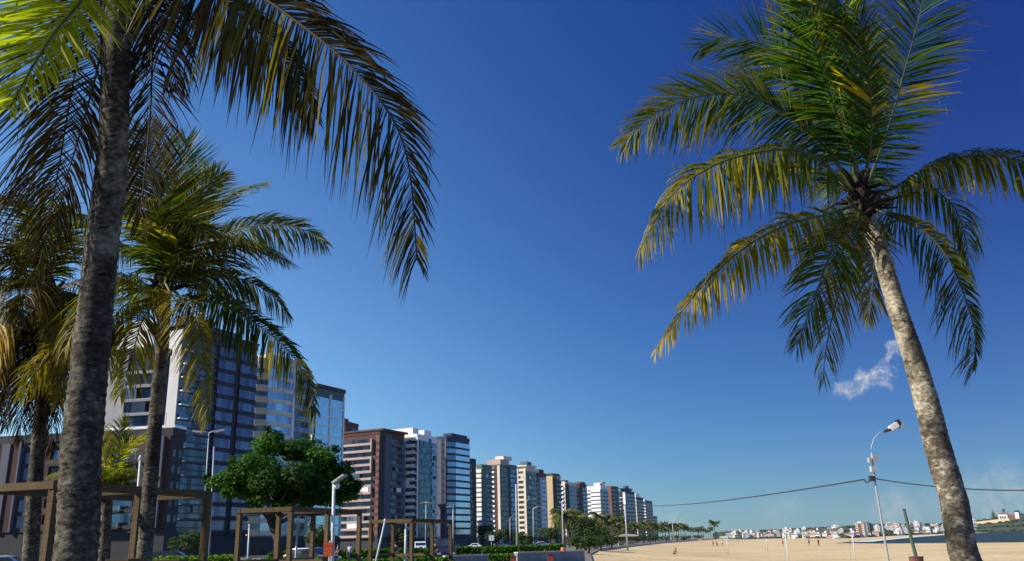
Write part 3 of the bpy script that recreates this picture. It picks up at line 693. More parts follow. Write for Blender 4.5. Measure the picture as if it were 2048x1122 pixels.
rp([(322,500,-.9),(310,430,-1.4),(290,400,-1.8),(262,410,-2.1)], .85, 76, .5, (0,.08), .1, .036, seed=95, mats=('leafmid','rib'), hint=(.8,.3,0))
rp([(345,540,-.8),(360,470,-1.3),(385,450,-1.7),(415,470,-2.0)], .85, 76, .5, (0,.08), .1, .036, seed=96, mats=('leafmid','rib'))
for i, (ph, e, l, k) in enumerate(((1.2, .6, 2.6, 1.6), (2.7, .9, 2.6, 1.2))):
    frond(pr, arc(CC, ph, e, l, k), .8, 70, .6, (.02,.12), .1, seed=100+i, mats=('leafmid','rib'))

# ---- the palm at the far left with a shaggy skirt of dry leaves
D = 16.5
tp = px3([(60,1122,0),(68,1000,.02),(76,900,.04),(84,800,.06),(90,700,.08),(94,620,.1)], D)
b0 = tp[0]; base = Vector((b0.x - .06, b0.y, 0)); tp = [base, Vector((b0.x - .03, b0.y, .6))] + tp
pr = empty('palm_tree', base, 'leftmost coconut palm with a shaggy skirt of brown drooping fronds', 'palm')
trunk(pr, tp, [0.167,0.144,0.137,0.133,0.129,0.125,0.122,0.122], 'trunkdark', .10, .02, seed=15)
CC = at(95, 600, D + .1); heart(pr, CC, .14, 11, 24, L=.5)
def rp(lst, *a, **k): return frond(pr, [CC] + px3(lst, D + .1), *a, **k)
rp([(60,520,-.5),(20,480,-.9),(-40,480,-1.2),(-90,540,-1.4)], .85, 70, .6, (.05,.2), .1, seed=121, mats=('leafdark','rib'), yc=.06, brown=.1)
rp([(90,500,-.5),(80,430,-.8),(50,390,-1.0),(5,400,-1.2)], .85, 70, .5, (.05,.15), .1, seed=122, mats=('leafdark','rib'), yc=.06, brown=.15)
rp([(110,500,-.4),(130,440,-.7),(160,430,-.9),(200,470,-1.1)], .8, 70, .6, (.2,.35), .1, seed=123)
rp([(60,590,-.4),(20,610,-.7),(-10,680,-.9),(-20,780,-1.0)], .8, 70, .85, (.3,.4), .05, seed=124, mats=('leafdark','rib'), yc=.06)
rp([(115,600,-.7),(140,640,-1.2),(135,720,-1.4),(120,800,-1.5)], .7, 70, .6, (.2,.3), .05, seed=125, mats=('leafdark','rib'), yc=.06, hint=(.9,.3,0), brown=.2)
rp([(130,590,-.3),(175,600,-.5),(205,660,-.6),(215,740,-.7)], .75, 66, .8, (.1,.25), .05, seed=126, mats=('leafdark','rib'), yc=.06, brown=.1)
rp([(150,690,-1.0),(110,710,-1.3),(70,745,-1.5),(40,795,-1.6)], .55, 60, .8, (.35,.4), .05, seed=127, brown=.35, t0=.3)
for i, (x0, x1, x2, y2) in enumerate(((80, 30, 15, 850), (90, 60, 45, 880), (100, 85, 80, 860), (110, 125, 120, 830), (70, 10, -15, 880), (105, 60, 25, 760), (95, 100, 105, 900), (115, 150, 160, 840))):
    rp([(x0, 620, -.3 + .1*i),(x1, 680, -.5 + .12*i),(x2, (680+y2)/2, -.55 + .13*i),(x2 - 4, y2, -.55 + .13*i)], .62, 60, .85, (.05,.12), 0, .03, seed=130+i, brown=.45, mats=('leafdry','ribdry'), gaps=.05, hint=(1, .3*(i % 3 - 1), 0))
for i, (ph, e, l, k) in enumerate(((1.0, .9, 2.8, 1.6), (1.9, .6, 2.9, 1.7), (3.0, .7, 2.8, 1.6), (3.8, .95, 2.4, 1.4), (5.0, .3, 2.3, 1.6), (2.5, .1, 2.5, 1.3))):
    frond(pr, arc(CC, ph, e, l, k), .85, 70, .65, (.05,.15), .1, seed=140+i, mats=('leafdark','rib'), yc=.05, brown=.12)

# ---- young palm between the two trunks
D = 20.0
base = foot(214, D); pr = empty('young_palm', base, 'small yellow-green young palm between the thick trunk and the slimmer palm', 'palm')
CC = at(216, 985, D)
trunk(pr, [base, base.lerp(CC, .5), CC], [.16, .13, .11], 'trunkdark', .08, .05, seed=17)
heart(pr, CC, .10, 14, 14, L=.35)
def rp(lst, *a, **k): return frond(pr, [CC] + px3(lst, D), *a, **k)
rp([(212,940,-.1),(206,890,-.2),(202,850,-.3)], .42, 44, .2, (.35,.5), .1, .034, .014, seed=161)
rp([(228,940,0),(250,900,0),(275,880,0),(296,868,0)], .42, 46, .35, (.55,.8), .1, .034, .014, seed=162)
rp([(232,955,.1),(262,930,.2),(295,930,.2),(315,950,.2)], .4, 44, .6, (.1,.25), .1, .034, .014, seed=163)
rp([(222,950,.3),(235,900,.5),(240,860,.6),(252,835,.6)], .42, 44, .3, (.1,.3), .1, .034, .014, seed=164)
rp([(232,970,-.3),(255,965,-.4),(280,985,-.5)], .36, 40, .7, (.05,.2), .1, .034, .014, seed=165)
for i, ph in enumerate((1.0, 2.0, 2.9, 3.8, 4.7, 5.5)):
    frond(pr, arc(CC, ph, .9, 1.4, 1.4), .4, 44, .5, (.1,.3), .1, .032, .013, seed=170+i)
# ------------------------------------------------------------------ towers along the avenue
def building(name, label, pxL, pxC, pxR, topy, d, az, nfl, wall, endS=(), beachS=(), roofs=(), base=4.5, topband=1.6, plan=None, cat='apartment tower', podium='dark'):
    P = at(pxC, topy, d); H = P.z; C = Vector((P.x, P.y)); az = R(az)
    dF = Vector((math.sin(az), math.cos(az))); dE = Vector((-math.cos(az), math.sin(az)))
    def hit(px, dr):
        r = ray(px, topy); r2 = Vector((r.x, r.y))
        den = dr.x * r2.y - dr.y * r2.x
        return -(C.x * r2.y - C.y * r2.x) / den
    we = max(2.0, hit(pxL, dE)); wf = max(3.0, min(32, hit(pxR, dF)))
    we_core = max(we, 9.0)
    rg = random.Random(int(pxC) * 3 + 1)
    ro = empty(name, (C.x, C.y, 0), label, cat, 'apartment towers along the beach avenue', math.pi/2 - az)
    pl = plan(we_core, wf) if plan else [(0,0),(wf,0),(wf,we_core),(0,we_core)]
    mb = MB(); mb.prism(pl, 0, H); mb.build('wall', M[wall], ro)
    mb = MB(); mb.prism([(p[0]*1.0, p[1]) for p in pl], H + .02, H + .25); mb.build('roof', M['roof'], ro)
    fh = (H - base - topband) / nfl
    mb = MB(); mb.ribbon([pl[-1], pl[0]] + list(pl[1:-1]), .02, .25, .1, base - .3); mb.build('ground_floor', M[podium], ro)
    mb = MB()
    mb.ribbon([pl[-1], pl[0]] + list(pl[1:-1]), -.25, .16, H - .25, H + .9); mb.build('parapet', M[wall], ro)
    def rep(o, every=1, n=None):
        for i in range(1, n or nfl):
            if i % every: continue
            c = o.copy(); COL.objects.link(c); c.parent = ro; c.location.z = o.location.z + fh * i
            for ch in kids(o):
                k = ch.copy(); COL.objects.link(k); k.parent = c
    def strip(path, kind, **k):
        if kind == 'wall':
            mb = MB(); mb.ribbon(path, -.02, k.get('pr', .14), base, H - .3 + k.get('over', 0)); mb.build('wall_panel', M[k['m']], ro)
        elif kind == 'glass':
            pr = k.get('pr', .10); lo = k.get('lo', .26); hi = k.get('hi', .98)
            mb = MB(); mb.ribbon(path, -.05, pr, fh*lo, fh*hi); rep(mb.build('window', M[k['m']], ro, loc=(0, 0, base)))
            if k.get('sp'):
                mb = MB(); mb.ribbon(path, -.05, pr + k.get('spr', .10), -.02*fh, fh*(lo-.005)); rep(mb.build('spandrel', M[k['sp']], ro, loc=(0, 0, base)))
        elif kind == 'balc':
            pr = k.get('pr', 1.1); ht = k.get('ht', .40)
            mb = MB(); mb.ribbon(path, .05, .12, fh*.12, fh*.93); rep(mb.build('balcony_door', M[k.get('rec', 'g_dark')], ro, loc=(0, 0, base)))
            mb = MB(); mb.ribbon(path, 0, pr, 0, fh*.09); o = mb.build('balcony', M[k['m']], ro, loc=(0, 0, base))
            mb = MB(); mb.ribbon(path, pr - .12, pr + .03, fh*k.get('rlo', .092), fh*ht); mb.build('railing', M[k.get('rail', k['m'])], o)
            rep(o)
            P_, Q_ = Vector(path[0]), Vector(path[-1])
            if len(path) == 2 and (Q_ - P_).length > 2.5 and d < 700:    # some owners have glazed part of their balcony in
                for i in range(nfl):
                    if rg.random() < .38:
                        a_ = rg.choice((0.02, .34, .5)); b_ = min(.98, a_ + rg.uniform(.25, .5)); mb = MB()
                        mb.ribbon([tuple(P_.lerp(Q_, a_)), tuple(P_.lerp(Q_, b_))], pr - .1, pr - .03, fh*(ht + .01), fh*.99); mb.build('balcony_glazing', M[rg.choice(('g_dark','g_blue','g_teal','white'))], ro, loc=(0, 0, base + fh*i))
        elif kind == 'win':
            n = k.get('n', 2); p, q = Vector(path[0]), Vector(path[-1]); l = (q - p).length; ww = k.get('w', .5) * l / n
            for j in range(n):
                c = p.lerp(q, (j + .5) / n); t = (q - p).normalized()
                mb = MB(); mb.ribbon([tuple(c - t*ww/2), tuple(c + t*ww/2)], -.05, .07, fh*.35, fh*.80)
                rep(mb.build('window', M[k.get('m', 'g_dark')], ro, loc=(0, 0, base)))
    for st in endS:
        f0, f1, kind, kw = st; y0, y1 = we * (1 - f0), we * (1 - f1)
        strip([(0, y0), (0, y1)], kind, **kw)
    for st in beachS:
        f0, f1, kind, kw = st
        strip([(wf*f0, 0), (wf*f1, 0)] if f0 is not None else f1(we_core, wf), kind, **kw)
    for nm, x0, x1, y0, y1, z0, z1, m in roofs:
        mb = MB(); mb.box(wf*x0, wf*x1, we_core*y0, we_core*y1, H + z0, H + z1); mb.build(nm, M[m], ro)
    # small plant on the roof
    r = random.Random(int(pxC)); mb = MB()
    for k in range(3):
        x = wf * r.uniform(.25, .8); y = we_core * r.uniform(.3, .8); mb.box(x, x + 1.2, y, y + 1.0, H + .3, H + r.uniform(1.0, 1.7))
    mb.build('roof_plant', M['grey'], ro)
    if r.random() < .6:
        x = wf * r.uniform(.2, .5); mb = MB(); mb.tube([(x, 2, H + .2), (x, 2, H + r.uniform(3, 5))], .05, 5); mb.build('antenna', M['metal'], ro)
    return ro, H, we, wf
d_ = dict
A = 'apartment_tower'
# low brown block, left edge
building('apartment_block', 'low maroon-brown block with pale blue columns, behind the leftmost palms', -40, 345, 352, 868, 120, 10, 5, 'dark',
  [(0,.10,'balc',d_(m='dark', rec='g_dark')), (.10,.125,'wall',d_(m='slate',pr=.5)), (.125,.15,'wall',d_(m='maroondark',pr=.4)), (.15,.19,'wall',d_(m='slate',pr=.6)), (.19,.24,'wall',d_(m='maroondark',pr=.4)), (.24,.25,'wall',d_(m='slate',pr=.7)),
   (.25,.34,'glass',d_(m='g_indigo',sp='dark')), (.34,.40,'wall',d_(m='maroondark',pr=.4)), (.40,.50,'balc',d_(m='brown', rec='g_dark')), (.50,.60,'glass',d_(m='g_blue',sp='brown')), (.60,.63,'wall',d_(m='maroondark',pr=.4)),
   (.63,.80,'balc',d_(m='dark', rec='g_blue',rail='g_teal')), (.80,.84,'glass',d_(m='g_blue',sp='dark')), (.84,.90,'wall',d_(m='brown',pr=.3)), (.90,.93,'glass',d_(m='g_dark',sp='brown')), (.93,.975,'wall',d_(m='slate',pr=.8)), (.975,1,'wall',d_(m='maroondark',pr=.4))],
  [(0,1,'win',d_(n=2))], [('roof_slab', -.02, 1, -.01, .5, .9, 1.3, 'white')], cat='apartment block')
building(A, 'dark balconied tower with white slab edges, left of the slim palm trunk', 150, 322, 330, 702, 150, 12, 12, 'dark',
  [(0,.42,'glass',d_(m='g_blue',sp='dark')), (.42,.66,'wall',d_(m='grey',pr=.5)), (.66,.98,'balc',d_(m='grey', rec='g_dark', ht=.20, pr=1.0))],
  [(0,1,'win',d_(n=2))], [('penthouse', .05, .9, .1, .55, .3, 4.2, 'white'), ('water_tank', .2, .7, .15, .4, 4.3, 6.2, 'white')])
building(A, 'tallest dark blue tower with a white side wall and thin pale floor lines', 318, 368, 517, 660, 170, 25, 14, 'dark',
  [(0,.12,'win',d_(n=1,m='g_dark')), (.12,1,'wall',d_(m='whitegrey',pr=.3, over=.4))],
  [(0,.10,'balc',d_(m='white', rail='g_teal', rec='g_teal', pr=1.0)), (.10,.44,'balc',d_(m='slate', rail='slate', rec='g_dark', pr=.5, rlo=.44, ht=.50)), (.44,.66,'glass',d_(m='g_indigo',sp='dark',lo=.3,pr=.9)),
   (.66,.74,'wall',d_(m='dark',pr=.3)), (.74,.98,'glass',d_(m='g_indigo',sp='dark',lo=.34,pr=.8))],
  [('roof_slab', -.03, 1.02, -.04, .9, .95, 1.25, 'dark'), ('penthouse', .12, .45, .15, .6, 1.3, 4.0, 'maroon'), ('roof_band', .05, .7, .06, .14, 1.3, 2.5, 'slate')])
def bow(we, wf): return [(0, 3.2), (.1, 0), (wf*.10, -1.6), (wf*.19, -2.5), (wf*.29, -3.0), (wf*.39, -3.0), (wf*.49, -2.4), (wf*.58, -1.2)]
building(A, 'beige tower with a bowed front of glass bands and cream parapets', 508, 517, 624, 722, 205, 25, 14, 'beige',
  [(0,.4,'balc',d_(m='cream', rec='g_dark'))],
  [(None, lambda we, wf: [(0, 3.0), (.1, .0), (wf*.098, -1.55)], 'balc', d_(m='cream', rail='beige', rec='g_dark', pr=.5, ht=.5)),
   (None, lambda we, wf: bow(we, wf)[2:], 'glass', d_(m='g_sky', sp='cream', lo=.36, pr=.2)),
   (.585,.63,'wall',d_(m='white',pr=1.2)), (.63,.95,'balc',d_(m='beige', rail='g_blue', rec='g_dark', pr=.9)), (.95,1,'wall',d_(m='beige',pr=.7))],
  [('penthouse', .3, .9, .2, .8, .3, 3.2, 'beige')], plan=lambda we, wf: bow(we, wf) + [(wf*.585, 0), (wf, 0), (wf, we), (0, we)])
building(A, 'bright cyan glass tower with a dark flat roof edge', 618, 633, 688, 781, 250, 25, 14, 'teal',
  [(0,1,'balc',d_(m='greengrey', rail='g_teal', rec='g_teal', pr=.5))],
  [(0,.47,'glass',d_(m='g_cyan',sp='white',lo=.13,pr=.2)), (.47,.50,'wall',d_(m='white',pr=.5)), (.50,.97,'glass',d_(m='g_cyan',sp='white',lo=.13,pr=.2)), (.97,1,'wall',d_(m='white',pr=.5))],
  [('roof_slab', -.03, 1.03, -.05, .6, .95, 2.1, 'brown')])
building(A, 'dark maroon tower top showing behind the brick tower', 672, 690, 717, 845, 420, 16, 18, 'maroon',
  [(0,1,'win',d_(n=2))], [(0,.5,'wall',d_(m='maroon')), (.5,1,'glass',d_(m='g_indigo',sp='navy'))], [('water_tank', .1, .5, .2, .7, .3, 2.6, 'slate')])
ro, H, we, wf = building(A, 'red brick tower with white balconies framed in pairs', 640, 760, 808, 866, 335, 26, 14, 'maroon',
  [(0,.32,'balc',d_(m='pink', rail='pink', rec='g_dark', pr=1.3, ht=.34)), (.32,.35,'wall',d_(m='maroon',pr=.3)), (.35,.90,'balc',d_(m='pink', rail='pink', rec='g_dark', pr=1.3, ht=.34)), (.90,.945,'wall',d_(m='maroon',pr=.1)), (.945,1,'glass',d_(m='brick',sp='maroon',lo=.42,hi=1.4,pr=.3,spr=.06))],
  [(0,.16,'wall',d_(m='dark',pr=.2)), (.16,.42,'wall',d_(m='slate',pr=.7)), (.42,.86,'balc',d_(m='slate', rail='slate', rec='g_dark', pr=.9)), (.86,1,'glass',d_(m='g_blue',sp='slate',pr=.6))],
  [('roof_slab', -.03, 1.03, -.06, 1.02, .95, 1.7, 'maroon')], topband=1.8)
fh = (H - 4.5 - 1.8) / 14
mb = MB(); y0, y1 = we*(1-.90), we*(1-.35)
for k, l in ((0, 1), (6, 1), (9, 2), (12, 1.9)):
    z = 4.5 + fh * (k)
    mb = MB(); mb.ribbon([(0, y0 + .5), (0, y0)], .3, 1.42, z, z + fh * l); mb.build('balcony_frame', M['pink'], ro)
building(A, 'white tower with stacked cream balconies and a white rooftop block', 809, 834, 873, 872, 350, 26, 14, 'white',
  [(0,.12,'wall',d_(m='white',pr=1.0)), (.12,1,'balc',d_(m='white', rail='white', rec='g_dark', pr=1.4, ht=.42))],  # cream balconies coloured white to make up for sunlight blocked by the neighbour
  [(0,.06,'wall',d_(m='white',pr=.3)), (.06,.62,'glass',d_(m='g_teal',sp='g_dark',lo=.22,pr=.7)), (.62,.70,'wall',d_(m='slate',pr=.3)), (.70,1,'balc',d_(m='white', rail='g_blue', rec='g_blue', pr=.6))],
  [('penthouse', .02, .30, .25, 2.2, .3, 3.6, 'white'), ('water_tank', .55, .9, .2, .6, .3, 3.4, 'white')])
def corner(we, wf): return [(0, 3.5), (0, 0), (3.6, -2.2), (wf, -2.4), (wf, we), (0, we)]
building(A, 'navy tower with a faceted light blue glass corner between dark floor bands', 872, 893, 929, 876, 370, 26, 14, 'navy',
  [(0,.55,'wall',d_(m='slate',pr=.2)), (.55,.85,'win',d_(n=1)), (.85,1,'wall',d_(m='slate',pr=.25))],
  [(None, lambda we, wf: [(.1, -.06), (3.6, -2.2)], 'glass', d_(m='g_blue', sp='dark', lo=.30, pr=.12)), (None, lambda we, wf: [(3.75, -2.2), (wf, -2.4)], 'glass', d_(m='g_light', sp='dark', lo=.28, pr=.12))],
  [('crown_band', .12, 1, -.15, .3, .3, 2.2, 'navy')], plan=corner)
building(A, 'narrow black tower right of the navy glass one', 929, 938, 951, 920, 420, 29, 14, 'dark',
  [(0,1,'win',d_(n=2,m='g_dark'))], [(0,.5,'balc',d_(m='brown',rec='g_dark',pr=.5)), (.5,1,'wall',d_(m='brown',pr=.3))])
building(A, 'grey-green tower with a pale window strip, next to the black one', 951, 963, 983, 932, 450, 29, 14, 'greengrey',
  [(0,.2,'wall',d_(m='white',pr=.2)), (.2,1,'glass',d_(m='white',sp='greengrey',lo=.3,pr=.5))], [(0,.4,'wall',d_(m='greengrey',pr=.4)), (.4,1,'balc',d_(m='dark',rail='greengrey',rec='g_dark',pr=.4))])
building(A, 'tower with maroon and cream stripes and a pinkish stepped top', 983, 1000, 1033, 930, 480, 29, 14, 'greengrey',
  [(0,.35,'balc',d_(m='white',rec='g_dark',pr=.6)), (.35,.72,'wall',d_(m='maroon',pr=.2)), (.72,1,'wall',d_(m='cream',pr=.6))],
  [(0,.45,'glass',d_(m='g_dark',sp='greengrey',pr=.2)), (.45,.58,'wall',d_(m='dark',pr=.3)), (.58,1,'glass',d_(m='g_blue',sp='navy',lo=.2,pr=.3))],
  [('penthouse', -.02, .5, -.05, .9, .3, 3.2, 'pink'), ('water_tank', .3, .8, .1, .7, 3.3, 5.4, 'cream')])
building(A, 'cream tower with deep black balcony recesses and a cream pillar', 1033, 1052, 1070, 936, 520, 29, 13, 'cream',
  [(0,.18,'wall',d_(m='cream',pr=.3)), (.18,.78,'balc',d_(m='cream',rail='cream',rec='black',pr=.8,ht=.45)), (.78,1,'wall',d_(m='cream',pr=1.0))],
  [(0,.5,'balc',d_(m='teal',rail='greengrey',rec='g_dark',pr=.5)), (.5,1,'glass',d_(m='g_teal',sp='greengrey',pr=.2))],
  [('roof_slab', -.1, 1, -.1, .9, .95, 1.7, 'cream'), ('water_tank', .4, .9, .2, .7, 1.8, 4.2, 'teal')])
building(A, 'maroon tower with blue glass front and cream roof tanks', 1062, 1072, 1092, 948, 560, 29, 13, 'maroon',
  [(0,1,'balc',d_(m='white',rail='maroon',rec='g_dark',pr=.6))], [(0,.35,'balc',d_(m='slate',rec='g_dark',pr=.4)), (.35,1,'glass',d_(m='g_blue',sp='white',lo=.3,pr=.2))],
  [('water_tank', -.1, .3, 0, .5, .3, 3.2, 'cream'), ('penthouse', .4, .9, .1, .7, .3, 3.4, 'maroon')])
building(A, 'plain tan tower with a blank sunlit wall', 1091, 1105, 1121, 952, 590, 29, 13, 'tan',
  [(0,1,'wall',d_(m='tan',pr=.3))], [(0,.4,'wall',d_(m='brown',pr=.3)), (.4,1,'balc',d_(m='dark',rail='brown',rec='g_dark',pr=.5))], [('penthouse', -.03, .8, -.05, .6, .3, 1.8, 'brown')])  # brown side panels carry the tan tower's shaded side in their colour
building(A, 'white balcony stack tower with a green-tinged pillar and indigo glass', 1119, 1130, 1152, 966, 640, 29, 12, 'cream',
  [(0,.75,'balc',d_(m='white',rail='white',rec='g_dark',pr=1.0,ht=.5)), (.75,1,'wall',d_(m='cream',pr=.4))], [(0,.3,'wall',d_(m='dark',pr=.2)), (.3,1,'glass',d_(m='g_indigo',sp='g_blue',lo=.3,pr=.3))], [('water_tank', .2, .5, .2, .6, .3, 2.4, 'slate')])
building(A, 'slim brown and blue tower, left of the bright white one', 1151, 1158, 1173, 970, 660, 29, 12, 'brown',
  [(0,1,'balc',d_(m='tan',rec='g_dark',pr=.4))], [(0,.4,'wall',d_(m='brown',pr=.2)), (.4,1,'glass',d_(m='g_blue',sp='slate',pr=.2))], [('penthouse', .3, 1, .1, .6, .3, 2.6, 'slate')])
building(A, 'bright white tower with dark slots between paired floors', 1172, 1201, 1215, 974, 690, 29, 12, 'white',
  [(0,.30,'balc',d_(m='white',rec='black',pr=.3,ht=.55)), (.30,.97,'glass',d_(m='white',sp='g_dark',lo=.28,hi=1.0,pr=.5,spr=-.3))], [(0,1,'glass',d_(m='g_blue',sp='slate',lo=.3,pr=.3))], [('penthouse', .1, .9, .1, .5, .3, 3.4, 'white'), ('water_tank', .5, .9, .1, .3, 3.5, 4.4, 'pink')])
building(A, 'russet brown tower right of the bright white one', 1215, 1222, 1236, 974, 730, 29, 12, 'brick',
  [(0,1,'wall',d_(m='brick',pr=.3))], [(0,.6,'balc',d_(m='brown',rail='maroon',rec='g_dark',pr=.3)), (.6,1,'wall',d_(m='teal',pr=.3))])
building(A, 'indigo glass tower with a peaked rooftop pavilion', 1235, 1250, 1269, 984, 800, 29, 11, 'navy',
  [(0,.7,'glass',d_(m='g_dark',sp='white',lo=.14,pr=.2)), (.7,1,'wall',d_(m='white',pr=.2))], [(0,1,'glass',d_(m='g_indigo',sp='navy',lo=.25,pr=.2))],
  [('penthouse', .1, .8, .1, .6, .3, 3.0, 'navy'), ('pavilion_roof', .0, .9, .05, .7, 3.0, 3.6, 'navy'), ('pavilion', .3, .6, .2, .5, 3.6, 6.0, 'slate')])
building(A, 'dark slab tower with a white stair top, third from the far end', 1266, 1272, 1286, 996, 860, 29, 11, 'dark',
  [(0,1,'wall',d_(m='cream',pr=.2))], [(0,1,'glass',d_(m='g_indigo',sp='dark',lo=.3,pr=.2))], [('stair_top', -.02, .5, 0, .8, .3, 4.4, 'white')])
building(A, 'tower with a stack of white curved balconies, second from the far end', 1284, 1291, 1304, 1003, 930, 29, 11, 'slate',
  [(0,1,'balc',d_(m='white',rail='white',rec='g_dark',pr=.8))], [(0,1,'glass',d_(m='g_dark',sp='slate',lo=.3,pr=.3))], [('water_tank', -.02, .4, .1, .6, .3, 2.0, 'white')])
building(A, 'small hazy grey tower at the far end of the row', 1302, 1306, 1314, 1034, 1000, 29, 7, 'slate',
  [(0,1,'win',d_(n=2))], [(0,1,'glass',d_(m='g_blue',sp='slate',pr=.2))])
# ------------------------------------------------------------------ trees
def leafcloud(name, mat, root, blobs, n, size, seed, parent=None):
    """leaf sized faces spread through a set of lobes"""
    r = random.Random(seed); mb = MB(); mb.c = []; tot = sum(b[3] ** 2 for b in blobs)
    for (x, y, z, rr, fz) in blobs:
        k = int(n * rr * rr / tot); tone = r.uniform(-.1, .9)
        for i in range(k):
            v = Vector((r.gauss(0,1), r.gauss(0,1), r.gauss(0,1))).normalized(); rad = rr * (r.random() ** .45) * (1 + .22 * noise.noise(v * 2 + Vector((x, y, z))))
            c = Vector((x + v.x*rad, y + v.y*rad, z + v.z*rad*fz))
            a = Vector((r.gauss(0,1), r.gauss(0,1), r.gauss(0,.6))).normalized(); nn = (v + Vector((r.gauss(0,.5), r.gauss(0,.5), .5 + r.gauss(0,.5)))).normalized()
            a = (a - nn * a.dot(nn)).normalized(); b = nn.cross(a); s = size * r.uniform(.6, 1.25); j = len(mb.v)
            mb.v += [tuple(c - a*s*.5), tuple(c + b*s*.32 + nn*s*.06), tuple(c + a*s*.55), tuple(c - b*s*.32 + nn*s*.06)]
            g = max(0, min(1, tone + r.gauss(0, .22))); mb.c += [(max(0, r.gauss(0, .07)), g, 1 if r.random() < .012 else 0, 1)] * 4
            mb.f.append((j, j+1, j+2, j+3)); mb.m.append(0)
    return mb.build(name, M[mat], parent or root)
def limbs(root, trunk_pts, rad, tips, seed):
    o = MB(); o.tube(trunk_pts, rad, 9)
    top = Vector(trunk_pts[-1]); r = random.Random(seed)
    for t in tips:
        t = Vector(t); s = Vector(trunk_pts[-1]) if r.random() < .6 else Vector(trunk_pts[-2]).lerp(top, .7)
        m_ = s.lerp(t, .5) + Vector((r.gauss(0,.15), r.gauss(0,.15), r.gauss(.15,.1)))
        o.tube([s, m_, t], [rad[-1]*.7, rad[-1]*.42, rad[-1]*.12], 6)
    return o.build('trunk', M['bark'], root, smooth=True)
D = 28.5; KS = D / 60
base = foot(560, D); tr = empty('almond_tree', base, 'broad dense green tree with a wide dome of leaves behind the wooden pergola', 'tree')
bl = []
for px, py, dd, rr in ((470,955,0,1.5),(440,965,.5,1.1),(500,930,-.8,1.5),(540,890,0,1.5),(545,872,.4,1.0),(590,900,.2,1.5),(640,915,0,1.5),(680,940,.3,1.3),(695,965,0,1.1),(600,950,-1.5,1.8),(540,960,-1.6,1.7),(650,975,-.8,1.6),(500,985,.3,1.2),(580,985,.6,1.4),(700,985,.8,1.0),(610,900,1.8,1.8),(520,930,2,1.8),(660,950,2,1.7),(420,962,.8,.6),(460,985,-.6,.9),(520,1000,-.4,.9),(565,1002,.3,1.0),(615,1000,.2,1.0),(660,998,.4,1.0),(690,990,1,1.0),(705,970,1.2,.9),(560,965,3,2.3),(620,965,3,2.3),(500,965,3,1.8)):
    p = at(px, py, D + dd*KS) - base; bl.append((p.x, p.y, p.z, rr*KS, .62))
rt = random.Random(3)
bl = [(x, y, z, r_ * .86, f_) for x, y, z, r_, f_ in bl]
for i in range(46):
    x, y, z, r_, f_ = bl[rt.randrange(26)]; v = Vector((rt.gauss(0,1), rt.gauss(0,1), rt.gauss(.2,.8))).normalized()
    bl.append((x + v.x*r_*1.05, y + v.y*r_*1.05, z + v.z*r_*.72, r_ * rt.uniform(.22, .42), .7))
leafcloud('crown', 'treeleaf', tr, bl, 32000, .115, 5)
def rel(px, py, dd=0): return at(px, py, D + dd*KS) - base
limbs(tr, [(0,0,0), tuple(rel(556,1080)), tuple(rel(540,1040))], [.17,.13,.11], [rel(500,985), rel(470,965), rel(540,930,.5), rel(590,960,-.6), rel(640,960), rel(600,930,1), rel(680,965,.4), rel(660,990,-.5), rel(520,950,-1)], 3)
def roundtree(px, d, h, r_, label, seed, zs=0.0, mat='farleaf', conic=False, n=1500, cat='tree', name='shade_tree', group=None):
    b = foot(px, d, zs); t = empty(name, b, label, cat, group); rr = random.Random(seed); bl = []
    if conic:
        for k in range(9):
            z = h * (.2 + .78 * k / 8); bl.append((rr.gauss(0,.1), rr.gauss(0,.1), z, r_ * (1.05 - .85 * k / 8) * rr.uniform(.85, 1.1), .8))
    else:
        for k in range(9):
            a = rr.uniform(0, 6.28); q = rr.uniform(0, .7) * r_; bl.append((math.cos(a)*q, math.sin(a)*q, h * rr.uniform(.5, .82), r_ * rr.uniform(.4, .6), .75))
    leafcloud('crown', mat, t, bl, n, max(.3, r_ * .16), seed)
    limbs(t, [(0,0,0), (.1,0,h*.3), (0,.1,h*.5)], [r_*.09, r_*.07, r_*.05], [(x*.7, y*.7, z) for x, y, z, *_ in bl[::2]], seed)
    return t
roundtree(1170, 135, 4.9, 2.6, 'large dark bushy tree at the end of the low grey wall', 31, n=2600)
roundtree(1200, 150, 3.4, 1.9, 'smaller dark tree right of the bushy one at the edge of the sand', 32)
roundtree(1247, 480, 22, 5.5, 'tall dark conifer shape in front of the indigo glass tower', 33, conic=True)
roundtree(992, 150, 3.4, 2.0, 'small yellow-green tree under the white square sign', 34)
roundtree(1100, 190, 4.6, 2.6, 'green tree in front of the plain tan tower', 35)
roundtree(1049, 120, 2.6, 1.7, 'dark round shrub at the near end of the low grey wall', 36, name='round_shrub', cat='shrub')
roundtree(965, 230, 6.5, 3.2, 'dark tree at the foot of the grey-green tower', 37)
roundtree(1015, 260, 6.0, 3.2, 'dark tree at the foot of the maroon striped tower', 38)
roundtree(640, 150, 5.0, 3.0, 'dim tree in the shade at the foot of the cyan glass tower', 39)
roundtree(800, 180, 5.5, 3.0, 'dark tree at the foot of the red brick tower', 40)
roundtree(380, 100, 3.6, 2.2, 'dark tree at the foot of the tallest dark blue tower', 42)
